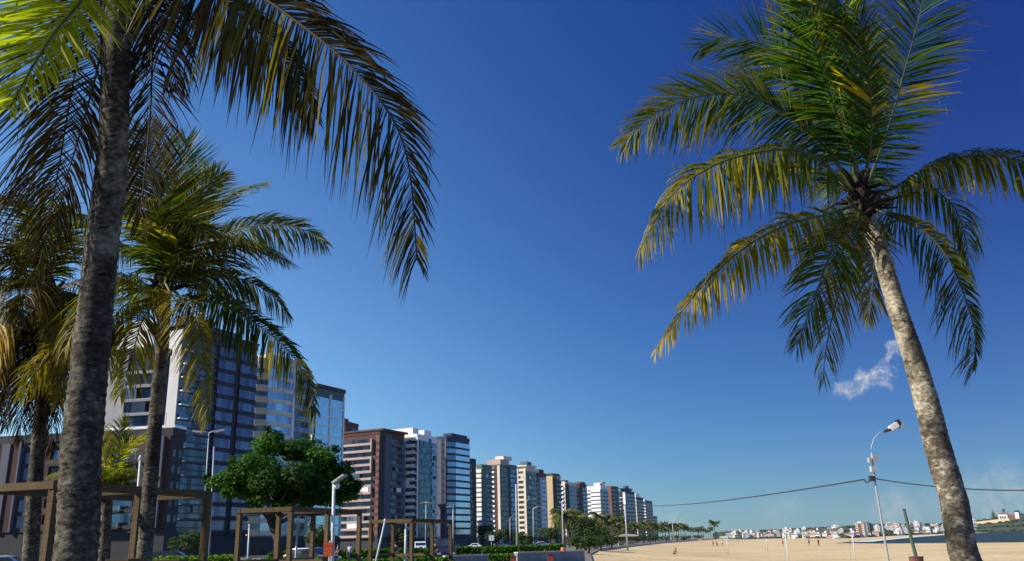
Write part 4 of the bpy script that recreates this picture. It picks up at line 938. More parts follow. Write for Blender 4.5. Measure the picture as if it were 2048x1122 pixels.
# far palms along the beach
def farpalm(label, group, seed, h=8.0):
    t = empty('beach_palm', (0,0,0), label, 'palm', group); r = random.Random(seed)
    mb = MB(); mb.tube([(0,0,0),(.15,.05,h*.5),(r.uniform(-.3,.3),0,h)], [.24,.17,.15], 7); top = mb.v[-1]; mb.build('trunk', M['trunkdark'], t, smooth=True)
    mb = MB(); mb.c = []
    for k in range(24):
        pts = even(catmull(arc((top[0], top[1], h), k * 2.4 + r.uniform(-.2,.2), r.uniform(-.3, 1.2), r.uniform(2.8, 3.9), r.uniform(1.0, 1.7), 6), 16), 12)
        yel = r.uniform(0, .3) if r.random() < .7 else r.uniform(.4, .8)
        for i in range(1, 11):
            T = (pts[i+1] - pts[i]).normalized(); s_ = T.cross(Vector((0,0,1))).normalized() if abs(T.z) < .98 else Vector((1,0,0))
            for sd in (-1, 1):
                for q in (0, .5):
                    P = pts[i].lerp(pts[i+1], q); l = 1.15 * math.sin(math.pi * (.2 + .7 * i / 11)) * r.uniform(.8, 1.1)
                    e = P + (s_*sd*.62 + T*.4 + DOWN*.75).normalized() * l; j = len(mb.v)
                    mb.v += [tuple(P - T*.09), tuple(P + T*.11), tuple(e)]; mb.f.append((j, j+1, j+2)); mb.m.append(0); mb.c += [(yel, r.random(), 0, 1)] * 3
    mb.build('crown', M['farleaf'], t)
    return t
protos = []
r = random.Random(77)
GP = 'palms along the beach promenade'
LB = 'small palm in the row between the last towers and the sand'
protos = [farpalm(LB, GP, s_, 8.0) for s_ in (1, 2, 3)]
used = [False]*3
pos = []
for i in range(64):
    f = i / 63; px = 1118 + f * 232 + r.uniform(-4, 4); d = 250 + f * 300 + r.uniform(-40, 40); pos.append((px, d, r.uniform(.75, 1.2)))
for i in range(16): pos.append((1352 + i * 4.6 + r.uniform(-2, 2), 560 + i * 22, r.uniform(.85, 1.2)))
for i, (px, d, sc) in enumerate(pos):
    k = i % 3
    o = protos[k] if not used[k] else copy_tree(protos[k]); used[k] = True
    o.location = foot(px, d); o.scale = (sc,)*3; o.rotation_euler.z = r.uniform(0, 6.28)
o = copy_tree(protos[1]); o.location = foot(1431, 520); o.scale = (1.15,)*3; o['label'] = 'lone palm standing apart on the sand past the end of the palm row'; del o['group']
o = copy_tree(protos[0]); o.location = foot(1130, 200); o.scale = (.85,)*3; o['label'] = 'yellowish palm left of the large dark bushy tree'; del o['group']
# low shrubs under the palm row
for i in range(18):
    roundtree(1212 + i * 11 + r.uniform(-3, 3), 215 + i * 17, r.uniform(2.2, 3.6), r.uniform(1.8, 3.0), 'low dark shrub under the promenade palm row at the edge of the sand', 300 + i, n=420, cat='shrub', name='promenade_shrub', group='shrubs under the palm row')
# hedge with yellow flowers
def hedge(name, label, px0, px1, d, z0, h, wd, n, seed, yel, cat='hedge', lf=.10):
    a, b = foot(px0, d), foot(px1, d); t = empty(name, (a + b) / 2, label, cat); c = (a + b) / 2; r = random.Random(seed); mb = MB(); mb.c = []
    for i in range(n):
        p = a.lerp(b, r.random()) - c + Vector((0, r.uniform(-wd, wd), z0 + h * (r.random() ** .6) * (1 + .35 * noise.noise(Vector((i*.0, p_ := r.random(), 0))))))
        u = Vector((r.gauss(0,1), r.gauss(0,1), r.gauss(0,1))).normalized(); v_ = u.orthogonal().normalized(); s = lf * r.uniform(.6, 1.4); j = len(mb.v)
        mb.v += [tuple(p - u*s), tuple(p + v_*s*.6), tuple(p + u*s), tuple(p - v_*s*.6)]; mb.f.append((j,j+1,j+2,j+3)); mb.m.append(0)
        mb.c += [(max(0, min(1, r.gauss(yel, .3))), r.random(), 0, 1)] * 4
    mb.build('foliage', M['treeleaf'], t)
    st = MB()
    for k in range(24):
        p = a.lerp(b, (k + .5) / 24) - c; st.tube([p, p + Vector((r.uniform(-.1,.1), 0, z0 + h*.7))], .02, 5)
    st.build('stem', M['bark'], t)
    return t
hedge('flower_hedge', 'low hedge with yellow flowers beside the first post of the middle pergola', 318, 462, 30, .1, 1.15, .5, 2600, 4, .45)
hedge('clipped_hedge', 'low dark green hedge under the tree behind the middle pergola', 470, 640, 34, .1, .95, .5, 2200, 5, .05)
hedge('verge_hedge', 'yellow-green planting at the left end of the low grey wall', 975, 1032, 66, .1, .55, .7, 1200, 6, .3)
hedge('clipped_hedge', 'low dark hedge behind the farthest pergola', 645, 905, 48, .05, .70, .5, 3600, 8, .02, lf=.13)
hedge('avenue_hedge', 'long dark hedge along the avenue beyond the low grey wall', 540, 1128, 104, .05, 1.0, .7, 7000, 9, .04, lf=.22)
for i, (px, d, h, r_) in enumerate(((1152, 108, 2.2, 1.7), (1176, 104, 1.9, 1.5), (1200, 128, 2.2, 1.8), (1222, 150, 2.0, 1.7))):
    roundtree(px, d, h, r_, 'low dark shrub under the bushy trees at the end of the low grey wall', 340 + i, n=700, cat='shrub', name='promenade_shrub', group='shrubs under the bushy trees')
# ------------------------------------------------------------------ pergolas
def pergola(label, pxn, d, top, wid=1.65, ln=3.75):
    az = R(19); c = foot(pxn, d); t = empty('pergola', c, label, 'pergola', 'wooden pergolas on the promenade', math.pi/2 - az)
    h = top; pw = .12; rw = random.Random(int(pxn))
    def ob(name, *b):
        mb = MB(); c = Vector(((b[0]+b[1])/2, (b[2]+b[3])/2, b[4])); mb.box(b[0]-c.x, b[1]-c.x, b[2]-c.y, b[3]-c.y, 0, b[5]-b[4]); o = mb.build(name, M['wood'], t, loc=c)
        if name == 'post': o.rotation_euler.z = rw.uniform(-.05, .05)
        return o
    for y in (0, wid):
        for x in (0, ln/2, ln): ob('post', x - pw/2, x + pw/2, y - pw/2, y + pw/2, 0, h - .132)
        ob('side_beam', -pw/2 - .02, ln + pw/2 + .02, y - pw/2 + .01, y + pw/2 - .01, h - .13, h)
    for x in (0, ln/2, ln): ob('cross_beam', x - .07, x + .07, pw/2 - .008, wid - pw/2 + .008, h - .125, h - .005)
    ob('bench_rail', pw/2, ln/2 - pw/2, wid - .05, wid + .05, 1.06, 1.16); ob('bench_rail', -.04, .04, pw/2, wid - pw/2, .55, .66)
    ob('bench_rail', ln/2 + pw/2, ln - pw/2, wid - .05, wid + .05, 1.06, 1.16); ob('bench_rail', ln/2 - .04, ln/2 + .04, pw/2, wid - pw/2, 1.02, 1.13)
    return t
def topz(px, py, d): return at(px, py, d).z
pergola('nearest wooden pergola, cut by the left edge behind the palm trunks', 92, 14, topz(92, 962, 14))
pergola('middle wooden pergola with a sunlit front frame below the broad green tree', 579, 24, topz(579, 1013, 24))
pergola('farthest wooden pergola in front of the white and red towers', 823, 34, topz(823, 1037, 34), 1.75)
# planter boxes
def planter(label, px0, px1, d, z1, mat):
    a, b = foot(px0, d), foot(px1, d); t = empty('planter_box', (a+b)/2, label, 'planter'); w2 = (b-a).length/2
    mb = MB(); mb.box(-w2, w2, -.3, .3, 0, z1 - .08); mb.build('box', M[mat], t)
    mb = MB(); mb.box(-w2 - .05, w2 + .05, -.35, .35, z1 - .078, z1); mb.build('rim', M['wood'], t)
    return t
planter('orange-brown wooden planter at the left edge under the nearest pergola', -20, 42, 13.2, 1.36, 'wood')
planter('reddish planter between the thick trunk and the slimmer palm', 240, 272, 13.4, 1.36, 'terracotta')
planter('terracotta planter left of the middle pergola', 305, 366, 26, 1.22, 'terracotta')
# ------------------------------------------------------------------ street furniture
def bar(t, name, pts, rad, mat, n=8):
    o = Vector(t.location); mb = MB(); mb.tube([Vector(p) - o for p in pts], rad, n); return mb.build(name, M[mat], t, smooth=True)
def boxat(t, name, c, dx, dy, dz, mat, rot=None):
    c = Vector(c) - Vector(t.location); mb = MB(); mb.box(-dx/2, dx/2, -dy/2, dy/2, -dz/2, dz/2); o = mb.build(name, M[mat], t, loc=c)
    if rot: o.rotation_euler = rot
    return o
M['lampgrey'] = plain('lamp_grey', (.42,.40,.37), .4)
# flat-headed lamp by the tree
D = 25.5; b = foot(667, D)
t = empty('street_lamp', b, 'white street lamp with an angled flat head below the broad tree', 'street lamp')
bar(t, 'pole', [b, at(668, 966, D)], [.06, .045], 'polewhite')
mb = MB(); p = at(667, 966, D) - b; q = at(690, 950, D - .1) - b
mb.beam(p, q, .22, .07); mb.beam(q - (q-p)*.55, q + Vector((.02,0,.0)), .30, .05); mb.build('lamp_head', M['metal'], t)
mb = MB(); mb.lathe([(.005,-.09),(.06,-.07),(.085,0),(.06,.07),(.005,.09)], 10, 0, tuple(at(674, 972, D) - b)); mb.build('sensor_globe', M['lampglass'], t, smooth=True)
# litter bin
D = 25.2; b = foot(660, D); t = empty('litter_bin', b, 'orange-red litter bin on a post beside the flat-headed street lamp', 'litter bin')
bar(t, 'post', [b, b + Vector((0,0,1.62))], .03, 'metal')
z0 = at(660, 1112, D).z; z1 = at(660, 1087, D).z
mb = MB(); mb.prism([(-.09,-.09),(.09,-.09),(.09,.09),(-.09,.09)], z0, z1 - .06); mb.build('bin_body', M['red'], t, loc=(0, -.13, 0))
mb = MB(); mb.ribbon([(-.11,.0),(-.10,-.10),(.10,-.10),(.11,0)], .0, .025, z0, z1); mb.ribbon([(-.11,.1),(-.10,-.10),(.10,-.10),(.11,.1)], .0, .03, z1 - .05, z1 + .03); mb.build('bin_frame', M['orange'], t, loc=(0, -.14, 0))
# poles and lamps
def lamp(label, px0, px1, top, d, arms, rad=.07, mat='polewhite', head='metal', name='street_lamp'):
    b = foot(px0, d); tp = at(px1, top, d); t = empty(name, b, label, 'street lamp'); s = d / 1790
    bar(t, 'pole', [b, b.lerp(tp, .6), tp], [rad, rad*.8, rad*.6], mat)
    for dx, dy in arms:
        e = at(px1 + dx, top + dy, d); bar(t, 'arm', [tp, tp.lerp(e, .6) + Vector((0,0,abs(dx)*s*.12)), e], rad*.55, mat, 6)
        mb = MB(); u = (e - tp).normalized(); mb.beam(e - b - u*.1, e - b + u*max(.55, abs(dx)*s*.45), .28, .13); mb.build('lamp_head', M[head], t)
    return t
lamp('twin-armed street lamp rising in front of the tallest dark blue tower', 404, 418, 866, 58, [(-16,-2),(15,-3)], .065, 'metal')
lamp('T-shaped twin street lamp in front of the white tower with cream balconies', 851, 852, 1004, 150, [(-5,1),(5,1)], .09)
lamp('short street lamp in front of the navy tower with a light blue corner', 906, 906, 1014, 130, [(-6,0)], .09)
lamp('long-armed street lamp in front of the cream tower with black recesses', 1067, 1066, 1017, 160, [(17,-3)], .09)
lamp('street lamp with a bright head in front of the maroon striped tower', 1020, 1020, 1036, 190, [(3,-2)], .10)
lamp('tall pale lamp column beside the tower with maroon and cream stripes', 1034, 1032, 968, 110, [], .12)
lamp('slender street lamp with a long arm against the cream pillar of the cream tower', 1050, 1049, 1003, 180, [(17,-4)], .08)
lamp('street lamp at the foot of the plain tan tower with a drooping head', 1126, 1124, 1002, 175, [(4,3)], .14)
lamp('small street lamp left of the cream tower, its head bent left to right', 1005, 1005, 1046, 200, [(8,-4)], .09)
lamp('lamp column on the sand behind the palm row with spread floodlights', 1347, 1345, 1046, 260, [(9,-4),(-9,2),(12,-9)], .16, 'metal')
def pole(name, label, px0, px1, top, d, rad, mat, cap=True, z=0.0, foot_y=None):
    b = foot(px0, d, z); tp = at(px1, top, d); t = empty(name, b, label, 'pole')
    bar(t, 'shaft', [b, tp], [rad, rad*.85], mat)
    mb = MB(); mb.lathe([(rad*1.25,-.03),(rad*1.3,.03),(rad*.6,.08),(.004,.09)], 10, 0, tuple(tp - b)); mb.build('cap', M[mat], t)
    mb = MB(); mb.lathe([(rad*2.6,.0),(rad*2.6,.03),(rad*1.6,.06),(rad*1.05,.16)], 10); mb.build('base_plate', M[mat], t)
    return t
pole('post_pole', 'pale turquoise pole immediately left of the slimmer palm trunk', 270, 281, 918, 19, .035, 'polewhite')
pole('thin_pole', 'thin greenish pole right of the twin-armed lamp, at the left edge of the broad tree', 420, 428, 896, 56, .055, 'metal')
pole('short_pole', 'short bright white pole right of the middle pergola front frame', 592, 595, 1046, 29, .035, 'polewhite')
pole('short_pole', 'short white pole seen through the front frame of the middle pergola', 497, 499, 1052, 38, .04, 'polewhite')
pole('slanted_pole', 'white pole leaning against the farthest pergola', 742, 770, 1042, 33.2, .04, 'polewhite')
pole('white_column', 'white painted column at the right post of the farthest pergola', 811, 812, 1044, 37, .06, 'polewhite')
# square white sign
D = 140; b = foot(983, D); t = empty('road_sign', b, 'white square sign with a small dark mark above the yellow-green tree', 'sign')
bar(t, 'post', [b, at(983, 1084, D)], .05, 'metal')
boxat(t, 'sign_plate', at(983, 1076, D), .82, .05, .80, 'white'); boxat(t, 'sign_mark', at(983.4, 1076, D) + Vector((0,-.04,0)), .06, .02, .22, 'slate')
# pole with an orange base beyond the wall
D = 100; b = foot(1126, D); t = empty('marker_buoy', b, 'round orange drum at the foot of a pole behind the low grey wall', 'drum')
mb = MB(); z = at(1126, 1100, D).z; mb.lathe([(.01,z-.45),(.22,z-.43),(.30,z-.2),(.30,z+.1),(.22,z+.26),(.01,z+.28)], 14); mb.build('drum', M['orange'], t, smooth=True)
mb = MB(); mb.lathe([(.2,0),(.2,z-.44)], 12); mb.build('pedestal', M['concrete'], t)
# beach light pole with boxes, arm and cables
D = 45; b = foot(1790, D, ZS); 
t = empty('light_pole', b, 'grey light pole with control boxes and a curved arm, left of the leaning palm', 'light pole')
tp = at(1743, 905, D)
bar(t, 'pole', [b, at(1777, 1122, D), at(1752, 975, D), tp], [.075, .062, .05, .04], 'metal')
bar(t, 'arm', [tp, at(1743, 893, D), at(1748, 877, D), at(1758, 866, D), at(1771, 860, D)], .026, 'metal')
for nm, px, py, dx, dz, m in (('control_box', 1749, 917, .26, .34, 'metal'), ('control_box', 1739, 920, .12, .24, 'metal'), ('control_box', 1745, 938, .20, .28, 'lampgrey'), ('cable_clamp', 1744, 957, .26, .26, 'wire')):
    boxat(t, nm, at(px, py, D - .18), dx, .26, dz, m)
h_ = boxat(t, 'lamp_head', at(1787, 853, D), .44, .32, .26, 'lampglass', (0, R(-28), 0))
boxat(t, 'lamp_head_back', at(1796, 845, D), .2, .28, .28, 'wire', (0, R(-28), 0)); boxat(t, 'lamp_bracket', at(1779, 860, D), .55, .16, .14, 'wire', (0, R(-14), 0)); boxat(t, 'lamp_flap', at(1802, 852, D), .10, .3, .34, 'metal', (0, R(24), 0))
# tall pole on the sand farther away
D = 149; b = foot(1254, D, ZS); t = empty('utility_pole', b, 'thin grey utility pole on the sand that carries the overhead cable, near the far towers', 'pole')
tp2 = at(1250, 1010, D); bar(t, 'shaft', [b, tp2], [.16, .12], 'metal'); boxat(t, 'insulator', tp2, .5, .14, .14, 'wire')
def cable(label, A_, B_, sag, rad=.028):
    mb = MB(); P = []
    for i in range(25):
        f = i / 24; p = A_.lerp(B_, f); p.z -= sag * 4 * f * (1 - f); P.append(p)
    o = Vector(P[0]); mb.tube([p - o for p in P], rad, 6); c = mb.build('overhead_cable', M['wire'], loc=o); return tag(c, label, 'cable')
cable('black overhead cable slung from the light pole down to the far utility pole', at(1728, 959, 45), tp2, .6, .04)
cable('black overhead cable running from the light pole behind the palm to the right edge', at(1748, 957, 45), at(2250, 968, 40), .42)
mb = MB(); P = px3([(1728,959,0),(1733,965,0),(1739,963,0),(1743,956,0)], 45); o = P[0]; mb.tube([p - o for p in P], .035, 6); tag(mb.build('cable_loop', M['wire'], loc=o), 'short slack loop of cable hanging at the light pole boxes', 'cable')
# dark green post standing in a drum
D = 60; b = foot(1824, D, ZS); zt = at(1824, 1113, D).z - ZS
t = empty('drum_planter', b, 'rusty terracotta drum on the sand holding the dark green post', 'drum')
mb = MB(); mb.lathe([(.38,0),(.42,.1),(.44,zt*.5),(.45,zt-.06),(.47,zt-.04),(.47,zt),(.01,zt+.01)], 18); mb.build('drum', M['terracotta'], t, smooth=False)
mb = MB(); mb.lathe([(.455,zt*.62),(.475,zt*.64),(.475,zt*.68),(.455,zt*.70)], 18); mb.build('hoop', M['brick'], t)
p0 = Vector((b.x, b.y, ZS + zt)); p1 = at(1808, 1019, D); mb = MB(); mb.tube([(0,0,0), (p1 - p0)], [.13,.10], 8)
t2 = empty('leaning_post', p0, 'dark green leaning post stuck in the terracotta drum', 'post'); mb.build('shaft', M['poleg'], t2)
mb = MB(); mb.lathe([(.13,-.02),(.13,.05),(.01,.07)], 8, 0, tuple(p1 - p0)); mb.build('cap', M['poleg'], t2)
# ------------------------------------------------------------------ low walls and kerbs
D = 62
def wallpiece(name, label, px0, px1, d0, d1, py0, py1, mat, cap=None, th=.3):
    a, b = foot(px0, d0), foot(px1, d1); za, zb = at(px0, py0, d0).z, at(px1, py1, d1).z
    t = empty(name, a, label, 'wall'); u = (b - a); n = Vector((-u.y, u.x, 0)).normalized() * th; mb = MB(); mb.v = []
    for p, z in ((Vector((0,0,0)), za), (u, zb)):
        for q, zz in ((p, -.05), (p + n, -.05), (p + n, z), (p, z)): mb.v.append((q.x, q.y, zz))
    mb.f = [(0,1,2,3),(7,6,5,4),(0,4,5,1),(1,5,6,2),(2,6,7,3),(3,7,4,0)]; mb.m = [0]*6; mb.build('wall_body', M[mat], t)
    mb = MB(); mb.beam(Vector((0,0,za+.05)) + n*.5, u + Vector((0,0,zb+.05)) + n*.5, th + .12, .09); mb.build('coping', M[cap or 'pale'], t)
    return t
wallpiece('low_wall', 'low grey concrete wall between the two red posts, right of the kiosk path', 1034, 1168, 60, 64, 1107, 1102.5, 'concrete')
wallpiece('low_wall', 'long pale kerb wall left of the low grey wall', 890, 976, 62, 64, 1114, 1111, 'concrete')
for px, py, lb in ((1026, 1112, 'red-brown post at the near left end of the low grey wall'), (1099, 1107, 'red-brown post in the middle of the low grey wall')):
    b = foot(px, 58.5); z = at(px, py, 58.5).z; t = empty('red_post', b, lb, 'post'); mb = MB(); mb.box(-.18,.18,-.18,.18,0,z-.06); mb.build('post', M['red'], t)
    mb = MB(); mb.box(-.21,.21,-.21,.21,z-.058,z); mb.build('cap', M['terracotta'], t)
# retaining wall along the sand
path = [(p.x, p.y) for p in EDGE[4:9]]; o = Vector((path[0][0], path[0][1], 0)); mb = MB(); mb.ribbon([(x - o.x, y - o.y) for x, y in path], -.25, .18, ZS + .02, .22)
sw = empty('retaining_wall', o, 'long pale retaining wall between the promenade palms and the sand', 'wall'); mb.build('wall_body', M['pale'], sw)
mb = MB(); mb.ribbon([(x - o.x, y - o.y) for x, y in path], -.30, .23, .222, .30); mb.build('coping', M['grey'], sw)
# ------------------------------------------------------------------ cars
def carmats(nm, col):
    m, nt, b = newmat(nm); b.inputs['Base Color'].default_value = (*col, 1); b.inputs['Roughness'].default_value = .3; b.inputs['Coat Weight'].default_value = .6; b.inputs['Coat Roughness'].default_value = .05; return m
def car(label, px, d, rz, paint, z=0.0, van=False):
    t = empty('parked_car', foot(px, d, z), label, 'van' if van else 'car', None, rz); L_, W_ = (4.3, 1.74)
    if van: prof = [(-2.1,.35),(2.1,.35),(2.15,.8),(1.75,1.05),(1.2,1.8),(.9,1.92),(-1.95,1.92),(-2.12,1.2)]
    else: prof = [(-2.1,.35),(2.08,.35),(2.15,.55),(2.05,.80),(1.1,.95),(.45,1.40),(.2,1.46),(-1.0,1.46),(-1.3,1.40),(-1.85,1.0),(-2.12,.92)]
    mb = MB(); mb.profile(prof, -W_/2, W_/2); bd = mb.build('body', paint, t)
    mod = bd.modifiers.new('bevel', 'BEVEL'); mod.width = .09; mod.segments = 2; mod.limit_method = 'ANGLE'
    zt = 1.78 if van else 1.34; zb = 1.12 if van else .98
    for sy in (-1, 1):
        mb = MB(); mb.profile([(.75 if not van else 1.25, zb), (.35 if not van else 1.0, zt), (-1.05, zt), (-1.45, zb)], sy*(W_/2) - .01, sy*(W_/2) + .012); mb.build('side_window', M['g_dark'], t)
        mb = MB(); mb.box(2.08, 2.17, sy*.62 - .16, sy*.62 + .16, .60, .74); mb.build('headlight', M['lampglass'], t)
        mb = MB(); mb.box(-2.15, -2.08, sy*.66 - .12, sy*.66 + .12, .72, .90); mb.build('tail_light', M['red'], t)
        for x in (-1.3, 1.3):
            mb = MB(); mb.v = []; mb.tube([(x, sy*.72, .32), (x, sy*.90, .32)], .32, 16); w_ = mb.build('wheel', M['black'], t); mb = MB(); mb.tube([(x, sy*.895, .32), (x, sy*.915, .32)], .19, 12); mb.build('rim', M['metal'], w_)
    mb = MB(); mb.beam((1.02,0,1.02) if not van else (1.62,0,1.18), (.50,0,1.38) if not van else (1.27,0,1.74), 1.45, .03); mb.build('windscreen', M['g_dark'], t)
    mb = MB(); mb.beam((-1.80,0,1.06) if not van else (-2.10,0,1.25), (-1.36,0,1.36) if not van else (-2.00,0,1.80), 1.4, .03); mb.build('rear_window', M['g_dark'], t)
    return t
PA = [carmats('white_car_paint', (.72,.73,.74)), carmats('dark_car_paint', (.02,.022,.03)), carmats('blue_car_paint', (.05,.10,.35)), carmats('silver_car_paint', (.42,.45,.48))]
car('pale silver car at the left edge below the nearest pergola beam', 12, 56, R(20), PA[3])
car('white van seen just right of the farthest pergola front posts', 838, 135, R(-75), PA[0], van=True)
car('dark van under the right half of the farthest pergola', 888, 80, R(-80), PA[1], van=True)
car('blue car parked left of the tall pale lamp column', 1003, 250, R(-10), PA[2])
car('dark car in the street at the foot of the black tower', 925, 190, R(-70), PA[1])
car('white car behind the low grey wall', 1084, 240, R(10), PA[0])
car('silver van parked right of the tall pale lamp column', 1062, 240, R(-60), PA[3], van=True)
car('small white car at the foot of the grey-green tower', 948, 250, R(170), PA[0])
car('dark car in the shade under the broad tree', 625, 70, R(-20), PA[1])
car('dark car between the slimmer palm and the twin-armed lamp', 345, 62, R(10), PA[1])
# ------------------------------------------------------------------ people
def skinmesh(name, bones, parent, mat, sub=1):
    """bones: list of (a, ra, b, rb) with joints merged by position"""
    V, RD, E = [], [], []
    def idx(p, r_):
        for i, q in enumerate(V):
            if (Vector(q) - Vector(p)).length < 1e-4: return i
        V.append(tuple(p)); RD.append(r_); return len(V) - 1
    for a, ra, b_, rb in bones: E.append((idx(a, ra), idx(b_, rb)))
    me = bpy.data.meshes.new(name + '_skeleton'); me.from_pydata(V, E, []); o = bpy.data.objects.new('tmp', me); COL.objects.link(o)
    o.modifiers.new('skin', 'SKIN'); 
    if not me.skin_vertices: me.attributes
    for i, sv in enumerate(me.skin_vertices[0].data):
        sv.radius = (RD[i], RD[i]); sv.use_root = (i == 0)
    ss = o.modifiers.new('sub', 'SUBSURF'); ss.levels = sub; ss.render_levels = sub
    dg = bpy.context.evaluated_depsgraph_get(); me2 = bpy.data.meshes.new_from_object(o.evaluated_get(dg)); bpy.data.objects.remove(o); bpy.data.meshes.remove(me)
    me2.name = name; me2.materials.clear(); me2.materials.append(mat); me2.polygons.foreach_set('use_smooth', [True]*len(me2.polygons))
    ob = bpy.data.objects.new(name, me2); COL.objects.link(ob); ob.parent = parent; return ob
CLOTH = {}
def cloth(c):
    k = tuple(c)
    if k not in CLOTH: CLOTH[k] = wallmat('fabric', c, .85, .2, 6, False)
    return CLOTH[k]
def person(label, px, d, z, rz, shirt, shorts, stride=.18, bend=0.0, crouch=0.0, long=False):
    t = empty('person', foot(px, d, z), label, 'person', None, rz)
    hz = .92 - crouch * .5; hip = (0, 0, hz); kz = .48 - crouch*.08
    lean = bend; ch = (lean*.45, 0, hz + .40); nk = (lean*.6, 0, hz + .56); hd = (lean*.72 + .02, 0, hz + .67); ht = (lean*.75 + .02, 0, hz + .76)
    B = [(hip, .13, (lean*.2, 0, hz+.2), .115), ((lean*.2, 0, hz+.2), .115, ch, .13), (ch, .13, nk, .055), (nk, .055, hd, .085), (hd, .085, ht, .075)]
    legs, sleeves = [], []
    for s in (-1, 1):
        hj = (0, s*.09, hz-.05); kn = (s*stride*.6 + crouch*.35, s*.10, kz); an = (s*stride - .02, s*.10, .08); to = (s*stride + .16, s*.11, .035)
        B += [(hip, .13, hj, .085), (hj, .085, kn, .058), (kn, .058, an, .038), (an, .038, to, .035)]; legs += [(hip, .145, hj, .10)] + [(hj, .10, (Vector(hj).lerp(Vector(kn), .9 if not long else 1.0)), .075)]
        if long: legs.append((Vector(kn), .075, Vector(an), .055)); legs[-2] = (hj, .10, Vector(kn), .075)
        sh = (ch[0]+.02, s*.19, ch[2] + .06); el = (ch[0] - s*stride*.4, s*.24, ch[2] - .20); wr = (ch[0] - s*stride*.6 + .12, s*.23, ch[2] - .42); fi = (wr[0] + .04, s*.22, wr[2] - .14)
        B += [(ch, .13, sh, .06), (sh, .06, el, .042), (el, .042, wr, .03), (wr, .03, fi, .022)]; sleeves += [(ch, .15, sh, .075), (sh, .075, Vector(sh).lerp(Vector(el), .7), .06)]
    body = skinmesh('body', B, t, M['skin'])
    if shirt: skinmesh('shirt', [(hip, .145, (lean*.2,0,hz+.2), .135), ((lean*.2,0,hz+.2), .135, ch, .15), (ch, .15, (nk[0], 0, nk[2]-.06), .07)] + sleeves, t, cloth(shirt))
    skinmesh('trousers' if long else 'shorts', legs, t, cloth(shorts))
    mb = MB(); mb.lathe([(.005,.135),(.07,.115),(.10,.05),(.10,-.02),(.085,-.05)], 12, 0, (hd[0]-.02, 0, hd[2]+.02)); mb.build('hair', M['hair'], t, smooth=True)
    return t
person('person walking on the sand in dark shorts below the palm row, with a rust shirt', 1346, 138, ZS, R(30), (.12,.04,.03), (.03,.03,.04), .2, .5, .9)
person('lone distant person in dark clothes on the sand near the utility pole', 1234, 190, ZS, R(80), (.05,.03,.03), (.04,.03,.03))
person('person in red standing left of the far goal post', 1564, 230, ZS, R(200), (.45,.05,.03), (.10,.03,.03))
person('person in a brown shirt, leftmost of the group on the far sand', 1425, 260, ZS, R(10), (.12,.06,.04), (.05,.05,.06))
person('person in black stepping forward in the group on the far sand', 1433, 250, ZS, R(150), (.03,.03,.03), (.06,.05,.05), .25, .3)
person('person in a white shirt, rightmost of the group on the far sand', 1443, 265, ZS, R(50), (.55,.52,.5), (.05,.04,.06))
person('person in dark red at the water edge, seen between the goal posts', 1635, 215, ZS, R(90), (.16,.03,.03), (.10,.03,.02), .05, 0, 0, True)
person('person in brown walking beside the dark red figure at the water edge', 1616, 225, ZS, R(120), (.14,.07,.04), (.08,.05,.04))
person('person in a maroon shirt near the water right of the beach umbrellas', 1697, 225, ZS, R(0), (.18,.06,.05), (.05,.04,.04), .15, .2, .6)
person('person in a violet-white shirt standing under the farthest pergola', 700, 88, 0, R(250), (.50,.48,.66), (.02,.025,.05), .1, 0, 0, True)
person('person in brown standing beside the orange-red litter bin', 676, 84, 0, R(200), (.16,.09,.05), (.05,.03,.03), .12, 0, 0, True)
person('person in black standing framed in the farthest pergola', 791, 70, 0, R(270), (.03,.03,.035), (.03,.03,.03), .05, 0, 0, True)
person('person in a dark shirt beside the dark van under the far pergola', 869, 74, 0, R(260), (.03,.035,.05), (.02,.02,.03), .05, 0, 0, True)
# ------------------------------------------------------------------ beach things
def goal(label, pxA, dA, pxB, dB, topA, topB, rad=.07):
    a, b = foot(pxA, dA, ZS), foot(pxB, dB, ZS); t = empty('goal_frame', a, label, 'goal'); ta, tb = at(pxA - 1, topA, dA), at(pxB - 1, topB, dB)
    ta.x, ta.y = a.x, a.y; tb.x, tb.y = b.x, b.y
    bar(t, 'goal_post', [a, ta], rad, 'polewhite'); bar(t, 'goal_post', [b, tb], rad, 'polewhite'); bar(t, 'crossbar', [ta, tb], rad*.8, 'polewhite')
    bk = Vector((0, 1.6, 0)); bar(t, 'stay', [ta, a + bk], rad*.4, 'polewhite'); bar(t, 'stay', [tb, b + bk], rad*.4, 'polewhite')
    return t
goal('white goal frame on the sand behind the lone palm and group of people', 1453, 143, 1532, 165, 1081, 1077, .055)
goal('nearer tall pale goal frame with its left post reaching the bottom edge', 1571, 60, 1704, 72, 1069, 1067, .035)
def umbrella(label, px, d, c, h=2.0, r_=1.0):
    b = foot(px, d, ZS); t = empty('beach_umbrella', b, label, 'umbrella'); bar(t, 'pole', [b, b + Vector((.1,0,h))], .03, 'polewhite', 6)
    mb = MB(); mb.lathe([(.02,h+.25),(r_*.5,h+.10),(r_,h-.18),(r_*.97,h-.22),(r_*.5,h+.05),(.02,h+.2)], 10, 0, (.1,0,0)); mb.build('canopy', cloth(c), t); return t
umbrella('pink beach umbrella near the water edge between the goal posts', 1657, 235, (.55,.14,.14))
umbrella('white beach umbrella right of the pink one near the water', 1673, 240, (.62,.66,.66))
umbrella('faded orange beach umbrella far along the sand near the palm row', 1400, 330, (.45,.22,.12))
